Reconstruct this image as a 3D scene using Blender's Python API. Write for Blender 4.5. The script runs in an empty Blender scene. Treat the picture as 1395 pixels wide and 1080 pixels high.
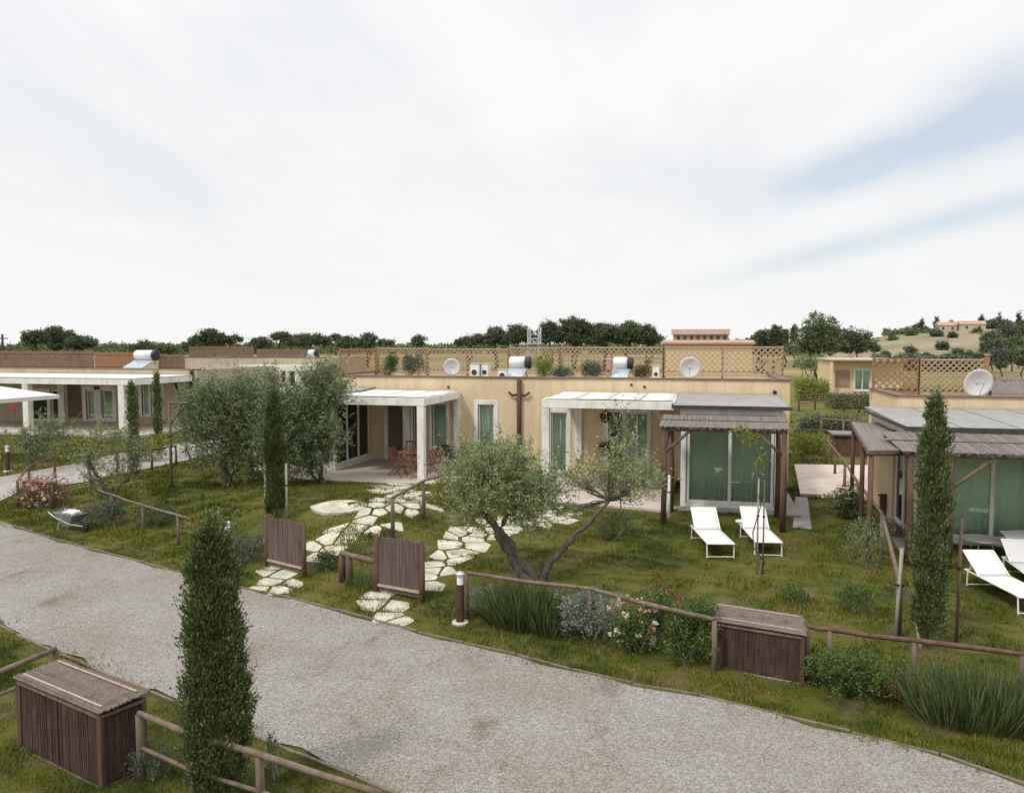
import bpy, math, random
import numpy as np
from mathutils import Vector, Matrix
R = math.radians
random.seed(7)
C = bpy.context.scene.collection
F_PX, CU, CV = 1085.0, 697.5, 540.0
CAM_H, YAW, TILT = 4.5, R(13.6), R(3.69)
sy, cy, st, ct = math.sin(YAW), math.cos(YAW), math.sin(TILT), math.cos(TILT)

# ---------------------------------------------------------------- rays from photo measurements to world places
def ray(u, v):
    a, b = (u - CU) / F_PX, -(v - CV) / F_PX          # right, up
    f = ct + b * st; z = -st + b * ct                  # forward, vertical
    return Vector((cy * a - sy * f, sy * a + cy * f, z))
def at_z(u, v, z):
    d = ray(u, v); t = (z - CAM_H) / d.z
    return Vector((d.x * t, d.y * t, z))
def at_y(u, v, Y):
    d = ray(u, v); t = Y / d.y
    return Vector((d.x * t, Y, CAM_H + d.z * t))
def at_d(u, v, dist):                                  # at a given distance along the ground
    d = ray(u, v); t = dist / math.hypot(d.x, d.y)
    return Vector((d.x * t, d.y * t, CAM_H + d.z * t))

# ---------------------------------------------------------------- terrain
ZR = -0.7
far_px = [(-140,684),(-60,698),(0,711),(48,728),(113,747),(155,757),(241,780),(320,801),(385,813),(476,838),(533,853),(650,883),(700,894),(847,931),(977,953),(1067,977),(1147,997),(1217,1014),(1297,1034),(1395,1070),(1490,1108)]
near_px = [(-140,790),(-60,820),(0,848),(50,874),(100,895),(176,930),(241,953),(300,978),(367,1006),(459,1045),(548,1080),(640,1122),(760,1180)]
far_w = [at_z(u, v, ZR) for u, v in far_px]; near_w = [at_z(u, v, ZR) for u, v in near_px]
def _line(pts):
    xs = [p.x for p in pts]; ys = [p.y for p in pts]
    s0 = (ys[1]-ys[0])/(xs[1]-xs[0]); s1 = (ys[-1]-ys[-2])/(xs[-1]-xs[-2])
    xs = [xs[0]-200] + xs + [xs[-1]+200]; ys = [ys[0]-200*s0] + ys + [ys[-1]+200*s1]
    return np.array(xs), np.array(ys)
FX, FY = _line(far_w); NX, NY = _line(near_w)
BX = [-60,-26,-20,-13,-7.9,-5.9,-2,2,6,12,40]; BZ = [-.15,-.15,-.2,-.05,0,-.38,-.43,-.46,-.54,-.56,-.5]
def sm(t): t = np.clip(t, 0, 1); return t*t*(3-2*t)
def bumps(x, y):
    return (np.sin(x*1.9+1.3*np.sin(y*.8))*np.sin(y*2.3+x*.7)*.5 + np.sin(x*4.7+y*3.1)*np.sin(y*5.3-x*2.2)*.3)
def terrain(x, y):
    x = np.asarray(x, float); y = np.asarray(y, float)
    base = np.interp(x, BX, BZ)
    base = base + (0 - base) * sm((y-45)/30)
    df = (y - np.interp(x, FX, FY)) * .86
    dn = (np.interp(x, NX, NY) - y) * .86
    z = ZR + (base - ZR) * sm((df + .1)/5.0)
    inroad = (df < -.05) & (dn < -.05)
    amp = .045*sm(df/1.0)*sm((23.6-y)/2) + .05*sm(dn/.6)
    z = z + amp*bumps(x, y) + .10*np.exp(-((x+9.5)/2.6)**2-((y-20.5)/2.0)**2)*3
    z = np.where(inroad, ZR-.03, z)
    return z
def T(x, y): return float(terrain(x, y))
def G(u, v):                                           # where the ray of a photo point meets the ground
    d = ray(u, v); k = 3.0
    while k < 3000:
        x, y, z = d.x*k, d.y*k, CAM_H+d.z*k
        if z <= T(x, y): break
        k *= 1.004
    lo, hi = k/1.004, k
    for _ in range(12):
        m = (lo+hi)/2
        if CAM_H+d.z*m <= T(d.x*m, d.y*m): hi = m
        else: lo = m
    return Vector((d.x*hi, d.y*hi, T(d.x*hi, d.y*hi)))

# ---------------------------------------------------------------- tagging and mesh helpers
def tag(o, label=None, cat=None, group=None, kind=None):
    if label: o['label'] = label
    if cat: o['category'] = cat
    if group: o['group'] = group
    if kind: o['kind'] = kind
    return o
def thing(name, loc, label, cat, group=None, rz=0):
    o = bpy.data.objects.new(name, None); C.objects.link(o)
    o.location = loc; o.rotation_euler = (0, 0, rz); o.empty_display_size = .2
    return tag(o, label, cat, group)
class MB:
    def __init__(s): s.v = []; s.f = []
    def add(s, vs, fs):
        n = len(s.v); s.v += [tuple(p) for p in vs]; s.f += [tuple(i+n for i in f) for f in fs]; return s
    def box(s, x0, x1, y0, y1, z0, z1):
        return s.add([(x0,y0,z0),(x1,y0,z0),(x1,y1,z0),(x0,y1,z0),(x0,y0,z1),(x1,y0,z1),(x1,y1,z1),(x0,y1,z1)],
                     [(0,3,2,1),(4,5,6,7),(0,1,5,4),(1,2,6,5),(2,3,7,6),(3,0,4,7)])
    def beam(s, a, b, w, h, up=(0,0,1)):               # box beam from a to b
        a, b = Vector(a), Vector(b); d = (b-a).normalized(); sd = d.cross(Vector(up))
        if sd.length < 1e-4: sd = Vector((1,0,0))
        sd.normalize(); u = sd.cross(d).normalized(); vs = []
        for p in (a, b):
            for i, j in ((-1,-1),(1,-1),(1,1),(-1,1)): vs.append(p + sd*i*w/2 + u*j*h/2)
        return s.add(vs, [(0,1,2,3),(7,6,5,4),(0,4,5,1),(1,5,6,2),(2,6,7,3),(3,7,4,0)])
    def tube(s, pts, rs, n=8, cap=True):
        pts = [Vector(p) for p in pts]
        if not isinstance(rs, (list, tuple)): rs = [rs]*len(pts)
        vs = []; fs = []; m = len(pts)
        for i, p in enumerate(pts):
            d = (pts[min(i+1, m-1)] - pts[max(i-1, 0)]).normalized()
            a = d.cross(Vector((0.13,.31,.94))).normalized(); b = d.cross(a)
            for k in range(n):
                t = 2*math.pi*k/n; vs.append(p + (a*math.cos(t)+b*math.sin(t))*rs[i])
        for i in range(m-1):
            for k in range(n): fs.append((i*n+k, i*n+(k+1) % n, (i+1)*n+(k+1) % n, (i+1)*n+k))
        if cap: fs += [tuple(range(n))[::-1], tuple(range((m-1)*n, m*n))]
        return s.add(vs, fs)
    def lathe(s, prof, c=(0,0,0), n=16, axis='z'):
        vs = []; fs = []; m = len(prof)
        for r, h in prof:
            for k in range(n):
                t = 2*math.pi*k/n; p = (r*math.cos(t), r*math.sin(t), h)
                if axis == 'x': p = (h, p[0], p[1])
                if axis == 'y': p = (p[0], h, p[1])
                vs.append((p[0]+c[0], p[1]+c[1], p[2]+c[2]))
        for i in range(m-1):
            for k in range(n): fs.append((i*n+k, i*n+(k+1) % n, (i+1)*n+(k+1) % n, (i+1)*n+k))
        return s.add(vs, fs + [tuple(range(n))[::-1], tuple(range((m-1)*n, m*n))])
    def prism(s, poly, z0, z1):
        n = len(poly); vs = [(p[0],p[1],z0) for p in poly] + [(p[0],p[1],z1) for p in poly]
        return s.add(vs, [tuple(range(n))[::-1], tuple(range(n, 2*n))] + [(i,(i+1) % n,(i+1) % n+n,i+n) for i in range(n)])
    def build(s, name, mat, parent=None, world=False, smooth=False, bevel=0):
        off = Vector((0,0,0)); p = parent
        if world:
            while p is not None: off += p.location; p = p.parent
        me = bpy.data.meshes.new(name)
        me.from_pydata([(a-off.x, b-off.y, c-off.z) for a, b, c in s.v], [], s.f); me.materials.append(mat); me.update()
        if smooth: me.polygons.foreach_set('use_smooth', [True]*len(me.polygons))
        o = bpy.data.objects.new(name, me); C.objects.link(o); o.parent = parent
        if bevel:
            b = o.modifiers.new('bevel', 'BEVEL'); b.width = bevel; b.segments = 2; b.limit_method = 'ANGLE'
        return o
def copy_tree(o, loc=None, rz=None, label=None, group=None, parent=None):
    c = o.copy(); C.objects.link(c); c.parent = parent
    if loc is not None: c.location = loc
    if rz is not None: c.rotation_euler = (0,0,rz)
    if label: c['label'] = label
    if group: c['group'] = group
    for ch in list(o.children): copy_tree(ch, parent=c)
    return c
def np_mesh(name, V, Q, mat, parent=None, k=4):        # big meshes straight from arrays; k corners a face
    me = bpy.data.meshes.new(name); nf = len(Q)
    me.vertices.add(len(V)); me.vertices.foreach_set('co', np.ascontiguousarray(V, np.float32).ravel())
    me.loops.add(nf*k); me.loops.foreach_set('vertex_index', np.ascontiguousarray(Q, np.int32).ravel())
    me.polygons.add(nf); me.polygons.foreach_set('loop_start', np.arange(0, nf*k, k, dtype=np.int32))
    me.update(calc_edges=True); me.materials.append(mat)
    o = bpy.data.objects.new(name, me); C.objects.link(o); o.parent = parent
    return o

# ---------------------------------------------------------------- materials
def nodes(name):
    m = bpy.data.materials.new(name); m.use_nodes = True; nt = m.node_tree; b = nt.nodes['Principled BSDF']
    return m, nt, b
def N(nt, t, **kw):
    n = nt.nodes.new(t)
    for k, v in kw.items():
        if k in n.inputs.keys(): n.inputs[k].default_value = v
        else: setattr(n, k, v)
    return n
def ramp(nt, stops, fac):
    r = nt.nodes.new('ShaderNodeValToRGB'); e = r.color_ramp.elements
    while len(e) < len(stops): e.new(.5)
    for i, (p, c) in enumerate(stops): e[i].position = p; e[i].color = (*c, 1)
    nt.links.new(fac, r.inputs['Fac']); return r.outputs['Color']
def noise(nt, scale, detail=5, stretch=None, rough=.6, obj=True):
    tc = N(nt, 'ShaderNodeTexCoord'); src = tc.outputs['Object']
    if not obj:
        src = N(nt, 'ShaderNodeNewGeometry').outputs['Position']
    if stretch:
        mp = N(nt, 'ShaderNodeMapping'); mp.inputs['Scale'].default_value = stretch; nt.links.new(src, mp.inputs['Vector']); src = mp.outputs['Vector']
    n = N(nt, 'ShaderNodeTexNoise', Scale=scale, Detail=detail, Roughness=rough); nt.links.new(src, n.inputs['Vector'])
    return n.outputs['Fac']
def mixc(nt, fac, a, b, mode='MIX'):
    m = N(nt, 'ShaderNodeMix', data_type='RGBA', blend_type=mode)
    for s, v in ((m.inputs[0], fac), (m.inputs[6], a), (m.inputs[7], b)):
        if isinstance(v, (int, float)): s.default_value = v
        elif isinstance(v, tuple): s.default_value = (*v, 1)
        else: nt.links.new(v, s)
    return m.outputs[2]
def bump(nt, b, h, strength, dist=.02):
    n = N(nt, 'ShaderNodeBump', Strength=strength, Distance=dist); nt.links.new(h, n.inputs['Height']); nt.links.new(n.outputs['Normal'], b.inputs['Normal'])
def mat(name, c1, c2, scale=4, rough=.8, bm=.3, bscale=30, stretch=None, bstretch=None, metal=0, wear=None, spec=.3, bdist=.01):
    m, nt, b = nodes(name)
    col = ramp(nt, [(.32, c1), (.68, c2)], noise(nt, scale, 6, stretch, obj=False))
    if wear:
        col = mixc(nt, ramp(nt, [(.52, (0,0,0)), (.72, (1,1,1))], noise(nt, wear[1], 8, (1,1,.35), .7, obj=False)), col, wear[0])
    if 'stucco' in name or 'white_paint' in name:       # rain streaks and dust in the render
        col = mixc(nt, 1.0, col, ramp(nt, [(.45,(1,1,1)),(.62,(.90,.88,.85)),(.75,(.80,.77,.72))], noise(nt, 2.2, 7, (2.2,2.2,.22), .65, obj=False)), 'MULTIPLY')
    nt.links.new(col, b.inputs['Base Color'])
    b.inputs['Roughness'].default_value = rough; b.inputs['Metallic'].default_value = metal
    b.inputs['Specular IOR Level'].default_value = spec
    if bm: bump(nt, b, noise(nt, bscale, 4, bstretch, obj=False), bm, bdist)
    return m
def leafmat(name, cols, rough=.6, trans=.25):
    m, nt, b = nodes(name); g = N(nt, 'ShaderNodeNewGeometry')
    n = len(cols); col = ramp(nt, [(i/(n-1), c) for i, c in enumerate(cols)], g.outputs['Random Per Island'])
    col = mixc(nt, 1.0, col, ramp(nt, [(.33,(.72,.74,.70)),(.5,(1,1,1)),(.68,(1.0,.98,.80))], noise(nt, 4.5, 4, None, .6, obj=False)), 'MULTIPLY')
    nt.links.new(col, b.inputs['Base Color']); b.inputs['Roughness'].default_value = rough; b.inputs['Specular IOR Level'].default_value = .25
    tr = N(nt, 'ShaderNodeBsdfTranslucent'); nt.links.new(col, tr.inputs['Color'])
    mx = N(nt, 'ShaderNodeMixShader', Fac=trans); out = nt.nodes['Material Output']
    nt.links.new(b.outputs[0], mx.inputs[1]); nt.links.new(tr.outputs[0], mx.inputs[2]); nt.links.new(mx.outputs[0], out.inputs[0])
    return m

GRASS = [(.28,(.048,.060,.013)),(.38,(.074,.096,.015)),(.50,(.122,.138,.019)),(.60,(.168,.155,.034)),(.74,(.200,.156,.068))]
def grass_col(nt, extra=None):
    a = noise(nt, .55, 6, None, .62, obj=False); b2 = noise(nt, 3.2, 4, None, .6, obj=False)
    mx = N(nt, 'ShaderNodeMath', operation='MULTIPLY_ADD'); nt.links.new(b2, mx.inputs[0]); mx.inputs[1].default_value = .45
    sub = N(nt, 'ShaderNodeMath', operation='MULTIPLY_ADD'); nt.links.new(a, sub.inputs[0]); sub.inputs[1].default_value = 1.1; sub.inputs[2].default_value = -.275
    nt.links.new(sub.outputs[0], mx.inputs[2])
    return ramp(nt, GRASS, mx.outputs[0])
def m_ground():
    m, nt, b = nodes('ground_turf'); col = grass_col(nt)
    dirt = ramp(nt, [(.5,(0,0,0)),(.68,(1,1,1))], noise(nt, 1.6, 8, None, .7, obj=False))
    col = mixc(nt, dirt, mixc(nt, .35, col, (.03,.03,.01)), (.15,.112,.062))
    # far fields: dry straw and green strips
    g = N(nt, 'ShaderNodeNewGeometry'); sp = N(nt, 'ShaderNodeSeparateXYZ'); nt.links.new(g.outputs['Position'], sp.inputs[0])
    mr = N(nt, 'ShaderNodeMapRange'); mr.inputs['From Min'].default_value = 60; mr.inputs['From Max'].default_value = 110; nt.links.new(sp.outputs['Y'], mr.inputs['Value'])
    fld = ramp(nt, [(.38,(.10,.11,.035)),(.5,(.20,.16,.07)),(.62,(.30,.23,.11))], noise(nt, .02, 5, None, .6, obj=False))
    nt.links.new(mixc(nt, mr.outputs[0], col, fld), b.inputs['Base Color']); b.inputs['Roughness'].default_value = .95; b.inputs['Specular IOR Level'].default_value = .1
    bump(nt, b, noise(nt, 22, 8, None, .75, obj=False), .9, .05); return m
def m_gravel(name, ca=(.182,.168,.148), cb=(.285,.268,.240)):
    m, nt, b = nodes(name); g = N(nt, 'ShaderNodeNewGeometry')
    vo = N(nt, 'ShaderNodeTexVoronoi', Scale=44.0); nt.links.new(g.outputs['Position'], vo.inputs['Vector'])
    vo2 = N(nt, 'ShaderNodeTexVoronoi', Scale=90.0); nt.links.new(g.outputs['Position'], vo2.inputs['Vector'])
    h = N(nt, 'ShaderNodeSeparateColor'); nt.links.new(vo.outputs['Color'], h.inputs[0])
    h2 = N(nt, 'ShaderNodeSeparateColor'); nt.links.new(vo2.outputs['Color'], h2.inputs[0])
    s = ramp(nt, [(0,(.11,.10,.09)),(.2,ca),(.6,cb),(.9,(.43,.415,.385)),(1,(.28,.20,.15))], h.outputs[0])
    s2 = ramp(nt, [(0,(.12,.105,.09)),(.4,ca),(1,(.42,.405,.38))], h2.outputs[1])
    col = mixc(nt, .45, s, s2)
    stain = ramp(nt, [(.38,(1,1,1)),(.66,(.82,.765,.69))], noise(nt, .45, 7, None, .65, obj=False))
    col = mixc(nt, 1.0, col, stain, 'MULTIPLY')
    dk = ramp(nt, [(.56,(1,1,1)),(.70,(.66,.61,.54))], noise(nt, 1.1, 8, (1,.5,1), .7, obj=False))
    col = mixc(nt, 1.0, col, dk, 'MULTIPLY')
    nt.links.new(col, b.inputs['Base Color']); b.inputs['Roughness'].default_value = .9; b.inputs['Specular IOR Level'].default_value = .2
    bump(nt, b, vo.outputs['Distance'], .7, .02); return m
def m_glass(name, tint=(.90,.965,.91)):
    m, nt, b = nodes(name); nt.nodes.remove(b)
    tr = N(nt, 'ShaderNodeBsdfTransparent'); tr.inputs[0].default_value = (*tint, 1)
    gl = N(nt, 'ShaderNodeBsdfGlossy', Roughness=.02); gl.inputs[0].default_value = (.75,.82,.80,1)
    fr = N(nt, 'ShaderNodeFresnel', IOR=1.5); ma = N(nt, 'ShaderNodeMath', operation='ADD'); nt.links.new(fr.outputs[0], ma.inputs[0]); ma.inputs[1].default_value = .04
    mx = N(nt, 'ShaderNodeMixShader'); nt.links.new(ma.outputs[0], mx.inputs[0]); nt.links.new(tr.outputs[0], mx.inputs[1]); nt.links.new(gl.outputs[0], mx.inputs[2])
    nt.links.new(mx.outputs[0], nt.nodes['Material Output'].inputs[0]); return m

mt = {}
mt['ground'] = m_ground(); mt['gravel'] = m_gravel('road_gravel'); mt['gravel2'] = m_gravel('side_road_gravel', (.30,.28,.26), (.44,.42,.39))
mt['ochre'] = mat('ochre_stucco', (.63,.490,.315), (.69,.54,.355), 1.2, .9, .25, 60, wear=((.57,.455,.31), 1.0), spec=.15)
mt['pale'] = mat('pale_stucco', (.43,.37,.27), (.50,.43,.32), 1.2, .9, .25, 60, wear=((.37,.32,.24), 1.0), spec=.15)
mt['white'] = mat('white_paint', (.72,.70,.65), (.80,.78,.73), 3, .6, .1, 30, wear=((.52,.49,.43), 3.0))
mt['whitecanvas'] = mat('white_canvas', (.55,.545,.52), (.64,.635,.61), 2, .7, .1, 20)
mt['roofgrit'] = mat('roof_membrane', (.22,.19,.16), (.33,.28,.23), 2, .95, .4, 50)
mt['coping'] = mat('rusty_coping', (.10,.065,.045), (.20,.13,.09), 6, .7, .2, 30)
mt['rust'] = mat('rust_brown_metal', (.055,.028,.018), (.10,.05,.032), 6, .6, .2, 40)
mt['metalroof'] = mat('grey_metal_sheet', (.24,.235,.225), (.32,.31,.295), 2.5, .45, .1, 20, metal=.2, wear=((.18,.16,.14), 2.2))
mt['darkedge'] = mat('dark_metal_edge', (.04,.038,.035), (.07,.065,.06), 5, .5, .1)
mt['wood'] = mat('weathered_bark_pole', (.10,.070,.048), (.20,.150,.110), 9, .9, .8, 40, (1,1,.15), (1,1,.2))
mt['woodbrown'] = mat('red_brown_log', (.075,.040,.028), (.15,.085,.058), 9, .9, .8, 40, (1,1,.15), (1,1,.2))
mt['reed'] = mat('dark_heather_reed', (.040,.024,.017), (.095,.058,.043), 30, .95, .8, 60, (1,1,.1), (1,1,.1), wear=((.12,.085,.07), 6.0))
mt['reedgrey'] = mat('weathered_reed_thatch', (.155,.135,.122), (.235,.21,.192), 25, .95, .8, 60, wear=((.10,.08,.068), 5.0))
mt['reedlid'] = mat('brown_reed_lid', (.105,.08,.064), (.185,.148,.122), 25, .95, .8, 60, wear=((.075,.055,.042), 5.0))
mt['reedgate'] = mat('greyed_heather_panel', (.10,.072,.062), (.19,.145,.13), 22, .95, .8, 60, (1,1,.08), (1,1,.1))
mt['reedtan'] = mat('brown_reed_screen', (.17,.115,.075), (.27,.19,.13), 8, .95, .8, 60, wear=((.12,.085,.06), 3.0))
mt['lath'] = mat('pale_wood_lath', (.36,.25,.15), (.50,.37,.23), 10, .8, .4, 40)
mt['lathdark'] = mat('orange_brown_post', (.25,.13,.07), (.36,.20,.11), 10, .8, .4, 40)
mt['batten'] = mat('pale_split_batten', (.30,.23,.17), (.46,.37,.29), 14, .8, .5, 40)
mt['stone'] = mat('pale_flagstone', (.35,.32,.24), (.56,.525,.42), 2.6, .85, .5, 14, wear=((.27,.25,.16), 1.8))
mt['paving'] = mat('pink_beige_paving', (.38,.31,.25), (.47,.39,.32), 2.5, .85, .2, 25, wear=((.31,.26,.21), 1.5))
mt['pavelight'] = mat('pale_concrete', (.48,.41,.35), (.58,.50,.43), 2, .85, .2, 25, wear=((.40,.34,.29), 1.3))
mt['pavedark'] = mat('grey_paving', (.20,.18,.165), (.28,.25,.23), 2, .85, .2, 25)
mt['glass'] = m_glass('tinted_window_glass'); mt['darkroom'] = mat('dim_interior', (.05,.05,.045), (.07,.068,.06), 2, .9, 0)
mt['curtain'] = mat('pale_green_curtain', (.76,.79,.70), (.86,.88,.80), 3, .9, 0)
mt['tank'] = mat('brushed_white_tank', (.68,.70,.70), (.78,.79,.79), 4, .35, .05, metal=.3)
mt['black'] = mat('black_plastic', (.02,.02,.02), (.035,.035,.035), 5, .5, .1)
mt['panel'] = mat('solar_collector_face', (.30,.34,.38), (.42,.46,.50), 3, .15, 0, spec=.8)
mt['dish'] = mat('pale_dish_enamel', (.62,.61,.62), (.72,.71,.71), 5, .5, .05)
mt['steel'] = mat('galvanised_steel', (.42,.43,.44), (.58,.59,.60), 6, .45, .1, metal=.3)
mt['greytub'] = mat('scuffed_grey_tub', (.15,.155,.17), (.28,.285,.30), 8, .5, .2)
mt['teak'] = mat('red_brown_teak', (.17,.065,.045), (.28,.115,.08), 12, .6, .3)
mt['red'] = mat('faded_red_cloth', (.40,.11,.11), (.50,.17,.16), 4, .8, .1)
mt['terracotta'] = mat('terracotta', (.36,.215,.155), (.46,.29,.215), .6, .85, .3, 20)
mt['pinkwall'] = mat('pink_brick', (.33,.24,.19), (.41,.30,.245), .5, .9, .3, 10)
mt['straw'] = mat('dry_straw_hill', (.165,.145,.08), (.27,.22,.135), .05, .95, .4, 3, wear=((.10,.115,.05), .022))
mt['bark'] = mat('olive_bark', (.075,.062,.05), (.16,.135,.11), 9, .95, .9, 26, (1,1,.3), (1,1,.4), bdist=.03)
mt['barkfar'] = mat('dark_pine_bark', (.06,.045,.035), (.10,.08,.06), 2, .95, 0)
mt['stem'] = mat('pale_plant_stem', (.17,.16,.10), (.26,.24,.16), 6, .8, .2)
mt['stake'] = mat('grey_green_stake', (.25,.24,.19), (.36,.34,.28), 6, .8, .3)
mt['lamp'] = mat('white_lamp_head', (.78,.77,.74), (.86,.85,.82), 4, .4, 0)
L = {}
L['olive'] = leafmat('olive_leaf', [(.11,.145,.05),(.20,.24,.09),(.30,.34,.16),(.42,.45,.27)])
L['olivedark'] = leafmat('grey_olive_leaf', [(.07,.105,.042),(.14,.185,.08),(.215,.26,.13),(.30,.34,.20)])
L['olivelight'] = leafmat('young_olive_leaf', [(.09,.115,.035),(.17,.20,.08),(.26,.29,.14),(.36,.38,.24)])
L['cypress'] = leafmat('cypress_leaf', [(.038,.056,.016),(.082,.110,.034),(.140,.175,.058),(.23,.26,.12)], trans=.12)
L['cypresslit'] = leafmat('pale_cypress_leaf', [(.035,.052,.014),(.065,.09,.028),(.10,.13,.04),(.14,.17,.06)], trans=.15)
L['pine'] = leafmat('far_pine_leaf', [(.060,.082,.044),(.095,.118,.062),(.14,.16,.088)], trans=.12)
L['broad'] = leafmat('far_broadleaf', [(.075,.105,.042),(.12,.155,.062),(.17,.205,.09)], trans=.12)
L['scrub'] = leafmat('grey_scrub_leaf', [(.06,.075,.05),(.10,.12,.08),(.15,.165,.11)], trans=.1)
L['rosemary'] = leafmat('rosemary_leaf', [(.030,.050,.014),(.065,.095,.026),(.115,.150,.045),(.20,.225,.10)])
L['green'] = leafmat('bright_shrub_leaf', [(.038,.070,.014),(.070,.115,.022),(.11,.165,.035),(.16,.21,.06)])
L['yellow'] = leafmat('yellow_green_leaf', [(.10,.13,.02),(.20,.23,.035),(.30,.32,.06)])
L['silver'] = leafmat('silver_leaf', [(.14,.155,.12),(.24,.255,.21),(.37,.38,.33)])
L['reddish'] = leafmat('reddish_green_leaf', [(.08,.09,.03),(.16,.13,.05),(.25,.12,.07)])
L['pinkfl'] = leafmat('pink_petal', [(.50,.20,.20),(.62,.34,.30),(.74,.54,.46)])
L['redfl'] = leafmat('red_petal', [(.35,.03,.05),(.50,.06,.09),(.58,.16,.18)])
L['palefl'] = leafmat('pale_petal', [(.62,.50,.38),(.76,.66,.52),(.80,.74,.62)])
L['magenta'] = leafmat('dark_magenta_petal', [(.12,.01,.03),(.20,.02,.05),(.30,.06,.12)])
L['straw'] = leafmat('dry_grass_blade', [(.16,.15,.06),(.26,.23,.12),(.36,.32,.19)])
def m_blade():
    m, nt, b = nodes('turf_blade'); g = N(nt, 'ShaderNodeNewGeometry'); col = grass_col(nt)
    v = ramp(nt, [(0,(.55,.60,.5)),(.5,(1,1,1)),(1,(1.0,.98,.85))], g.outputs['Random Per Island'])
    nt.links.new(mixc(nt, 1.0, col, v, 'MULTIPLY'), b.inputs['Base Color']); b.inputs['Roughness'].default_value = .8; b.inputs['Specular IOR Level'].default_value = .1
    return m
L['turf'] = m_blade()
# ---------------------------------------------------------------- foliage
rng = np.random.default_rng(11)
def unit(n):
    d = rng.normal(size=(n,3)); return d/np.linalg.norm(d, axis=1, keepdims=True)
def leaf_mesh(name, P, D, ln, wd, mat_, parent=None):  # pointed quads at P growing along D
    n = len(P); D = D/np.linalg.norm(D, axis=1, keepdims=True); S = np.cross(D, unit(n)); S /= np.linalg.norm(S, axis=1, keepdims=True)+1e-9
    ln = np.asarray(ln).reshape(-1,1)*np.ones((n,1)); wd = np.asarray(wd).reshape(-1,1)*np.ones((n,1))
    V = np.stack([P, P+D*ln*.5+S*wd*.5, P+D*ln, P+D*ln*.5-S*wd*.5], 1).reshape(-1,3)
    off = np.zeros(3); p = parent
    while p is not None: off += np.array(p.location); p = p.parent
    return np_mesh(name, V-off, np.arange(4*n).reshape(-1,4), mat_, parent)
def blob_pts(blobs, nclump, per, clump_r, up=.3, shell=.5):
    """blobs: (centre, (rx,ry,rz)); clumps of leaves spread through each ellipsoid by volume, gaps between"""
    vol = np.array([b[1][0]*b[1][1]*b[1][2] for b in blobs])**.75; cnt = np.maximum(2, (nclump*vol/vol.sum()).astype(int))
    Ps = []; Ds = []
    for (c, r), k in zip(blobs, cnt):
        d = unit(k); rad = rng.random(k)[:,None]**shell
        wob = 1 + .22*np.sin(d[:,:1]*5+c[0]*3)*np.cos(d[:,2:]*6+c[1]*2) + .10*rng.normal(size=(k,1))
        cc = np.array(c) + d*rad*np.array(r)*wob
        m = np.maximum(2, (per*rng.uniform(.3,1.7,k)).astype(int)); idx = np.repeat(np.arange(k), m)
        q = rng.normal(size=(len(idx),3)); P = cc[idx] + q*clump_r*rng.uniform(.5,1.2,(k,1))[idx]
        Dd = d[idx]*.5 + unit(len(idx)) + np.array((0,0,up)); Ps.append(P); Ds.append(Dd)
    return np.concatenate(Ps), np.concatenate(Ds)
def shoots_of(blobs, ns, length, m=26):
    """long outward and upward shoots that fray a crown's outline: leaves in pairs along bent twigs"""
    vol = np.array([b[1][0]*b[1][2] for b in blobs]); bi = rng.choice(len(blobs), ns, p=vol/vol.sum()); Cc = np.array([tuple(b[0]) for b in blobs])[bi]; Rr = np.array([b[1] for b in blobs])[bi]
    d = unit(ns); d[:,2] = np.abs(d[:,2])*.9-.15; B = Cc+d*Rr*.72; g = d*.9+np.array((0,0,.55))+rng.normal(size=(ns,3))*.25; ll = length*rng.uniform(.5,1.3,ns)
    i = np.repeat(np.arange(ns), m); t = np.tile(np.linspace(0,1,m), ns); P = B[i]+g[i]*(t*ll[i])[:,None]; P[:,2] -= .35*ll[i]*t*t*(rng.random(ns)[i]); P += rng.normal(size=P.shape)*.02
    return P, g[i]*.6+unit(len(i))*.9
def crown(name, blobs, nclump, per, cr, ln, wd, mat_, parent, up=.3, shell=.5, shoots=0, slen=.4):
    P, D = blob_pts(blobs, nclump, per, cr, up, shell)
    if shoots: P2, D2 = shoots_of(blobs, shoots, slen); P = np.concatenate([P,P2]); D = np.concatenate([D,D2])
    k = len(P)
    return leaf_mesh(name, P, D, ln*rng.uniform(.6,1.3,k), wd*rng.uniform(.7,1.2,k), mat_, parent)
def limb(a, b, n=5, wob=.1, seed=0):
    r = random.Random(seed); a, b = Vector(a), Vector(b); pts = []
    for i in range(n+1):
        t = i/n; p = a.lerp(b, t)
        if 0 < i < n: p = p + Vector((r.uniform(-1,1), r.uniform(-1,1), r.uniform(-.4,.4)))*wob
        pts.append(p)
    return pts
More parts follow.
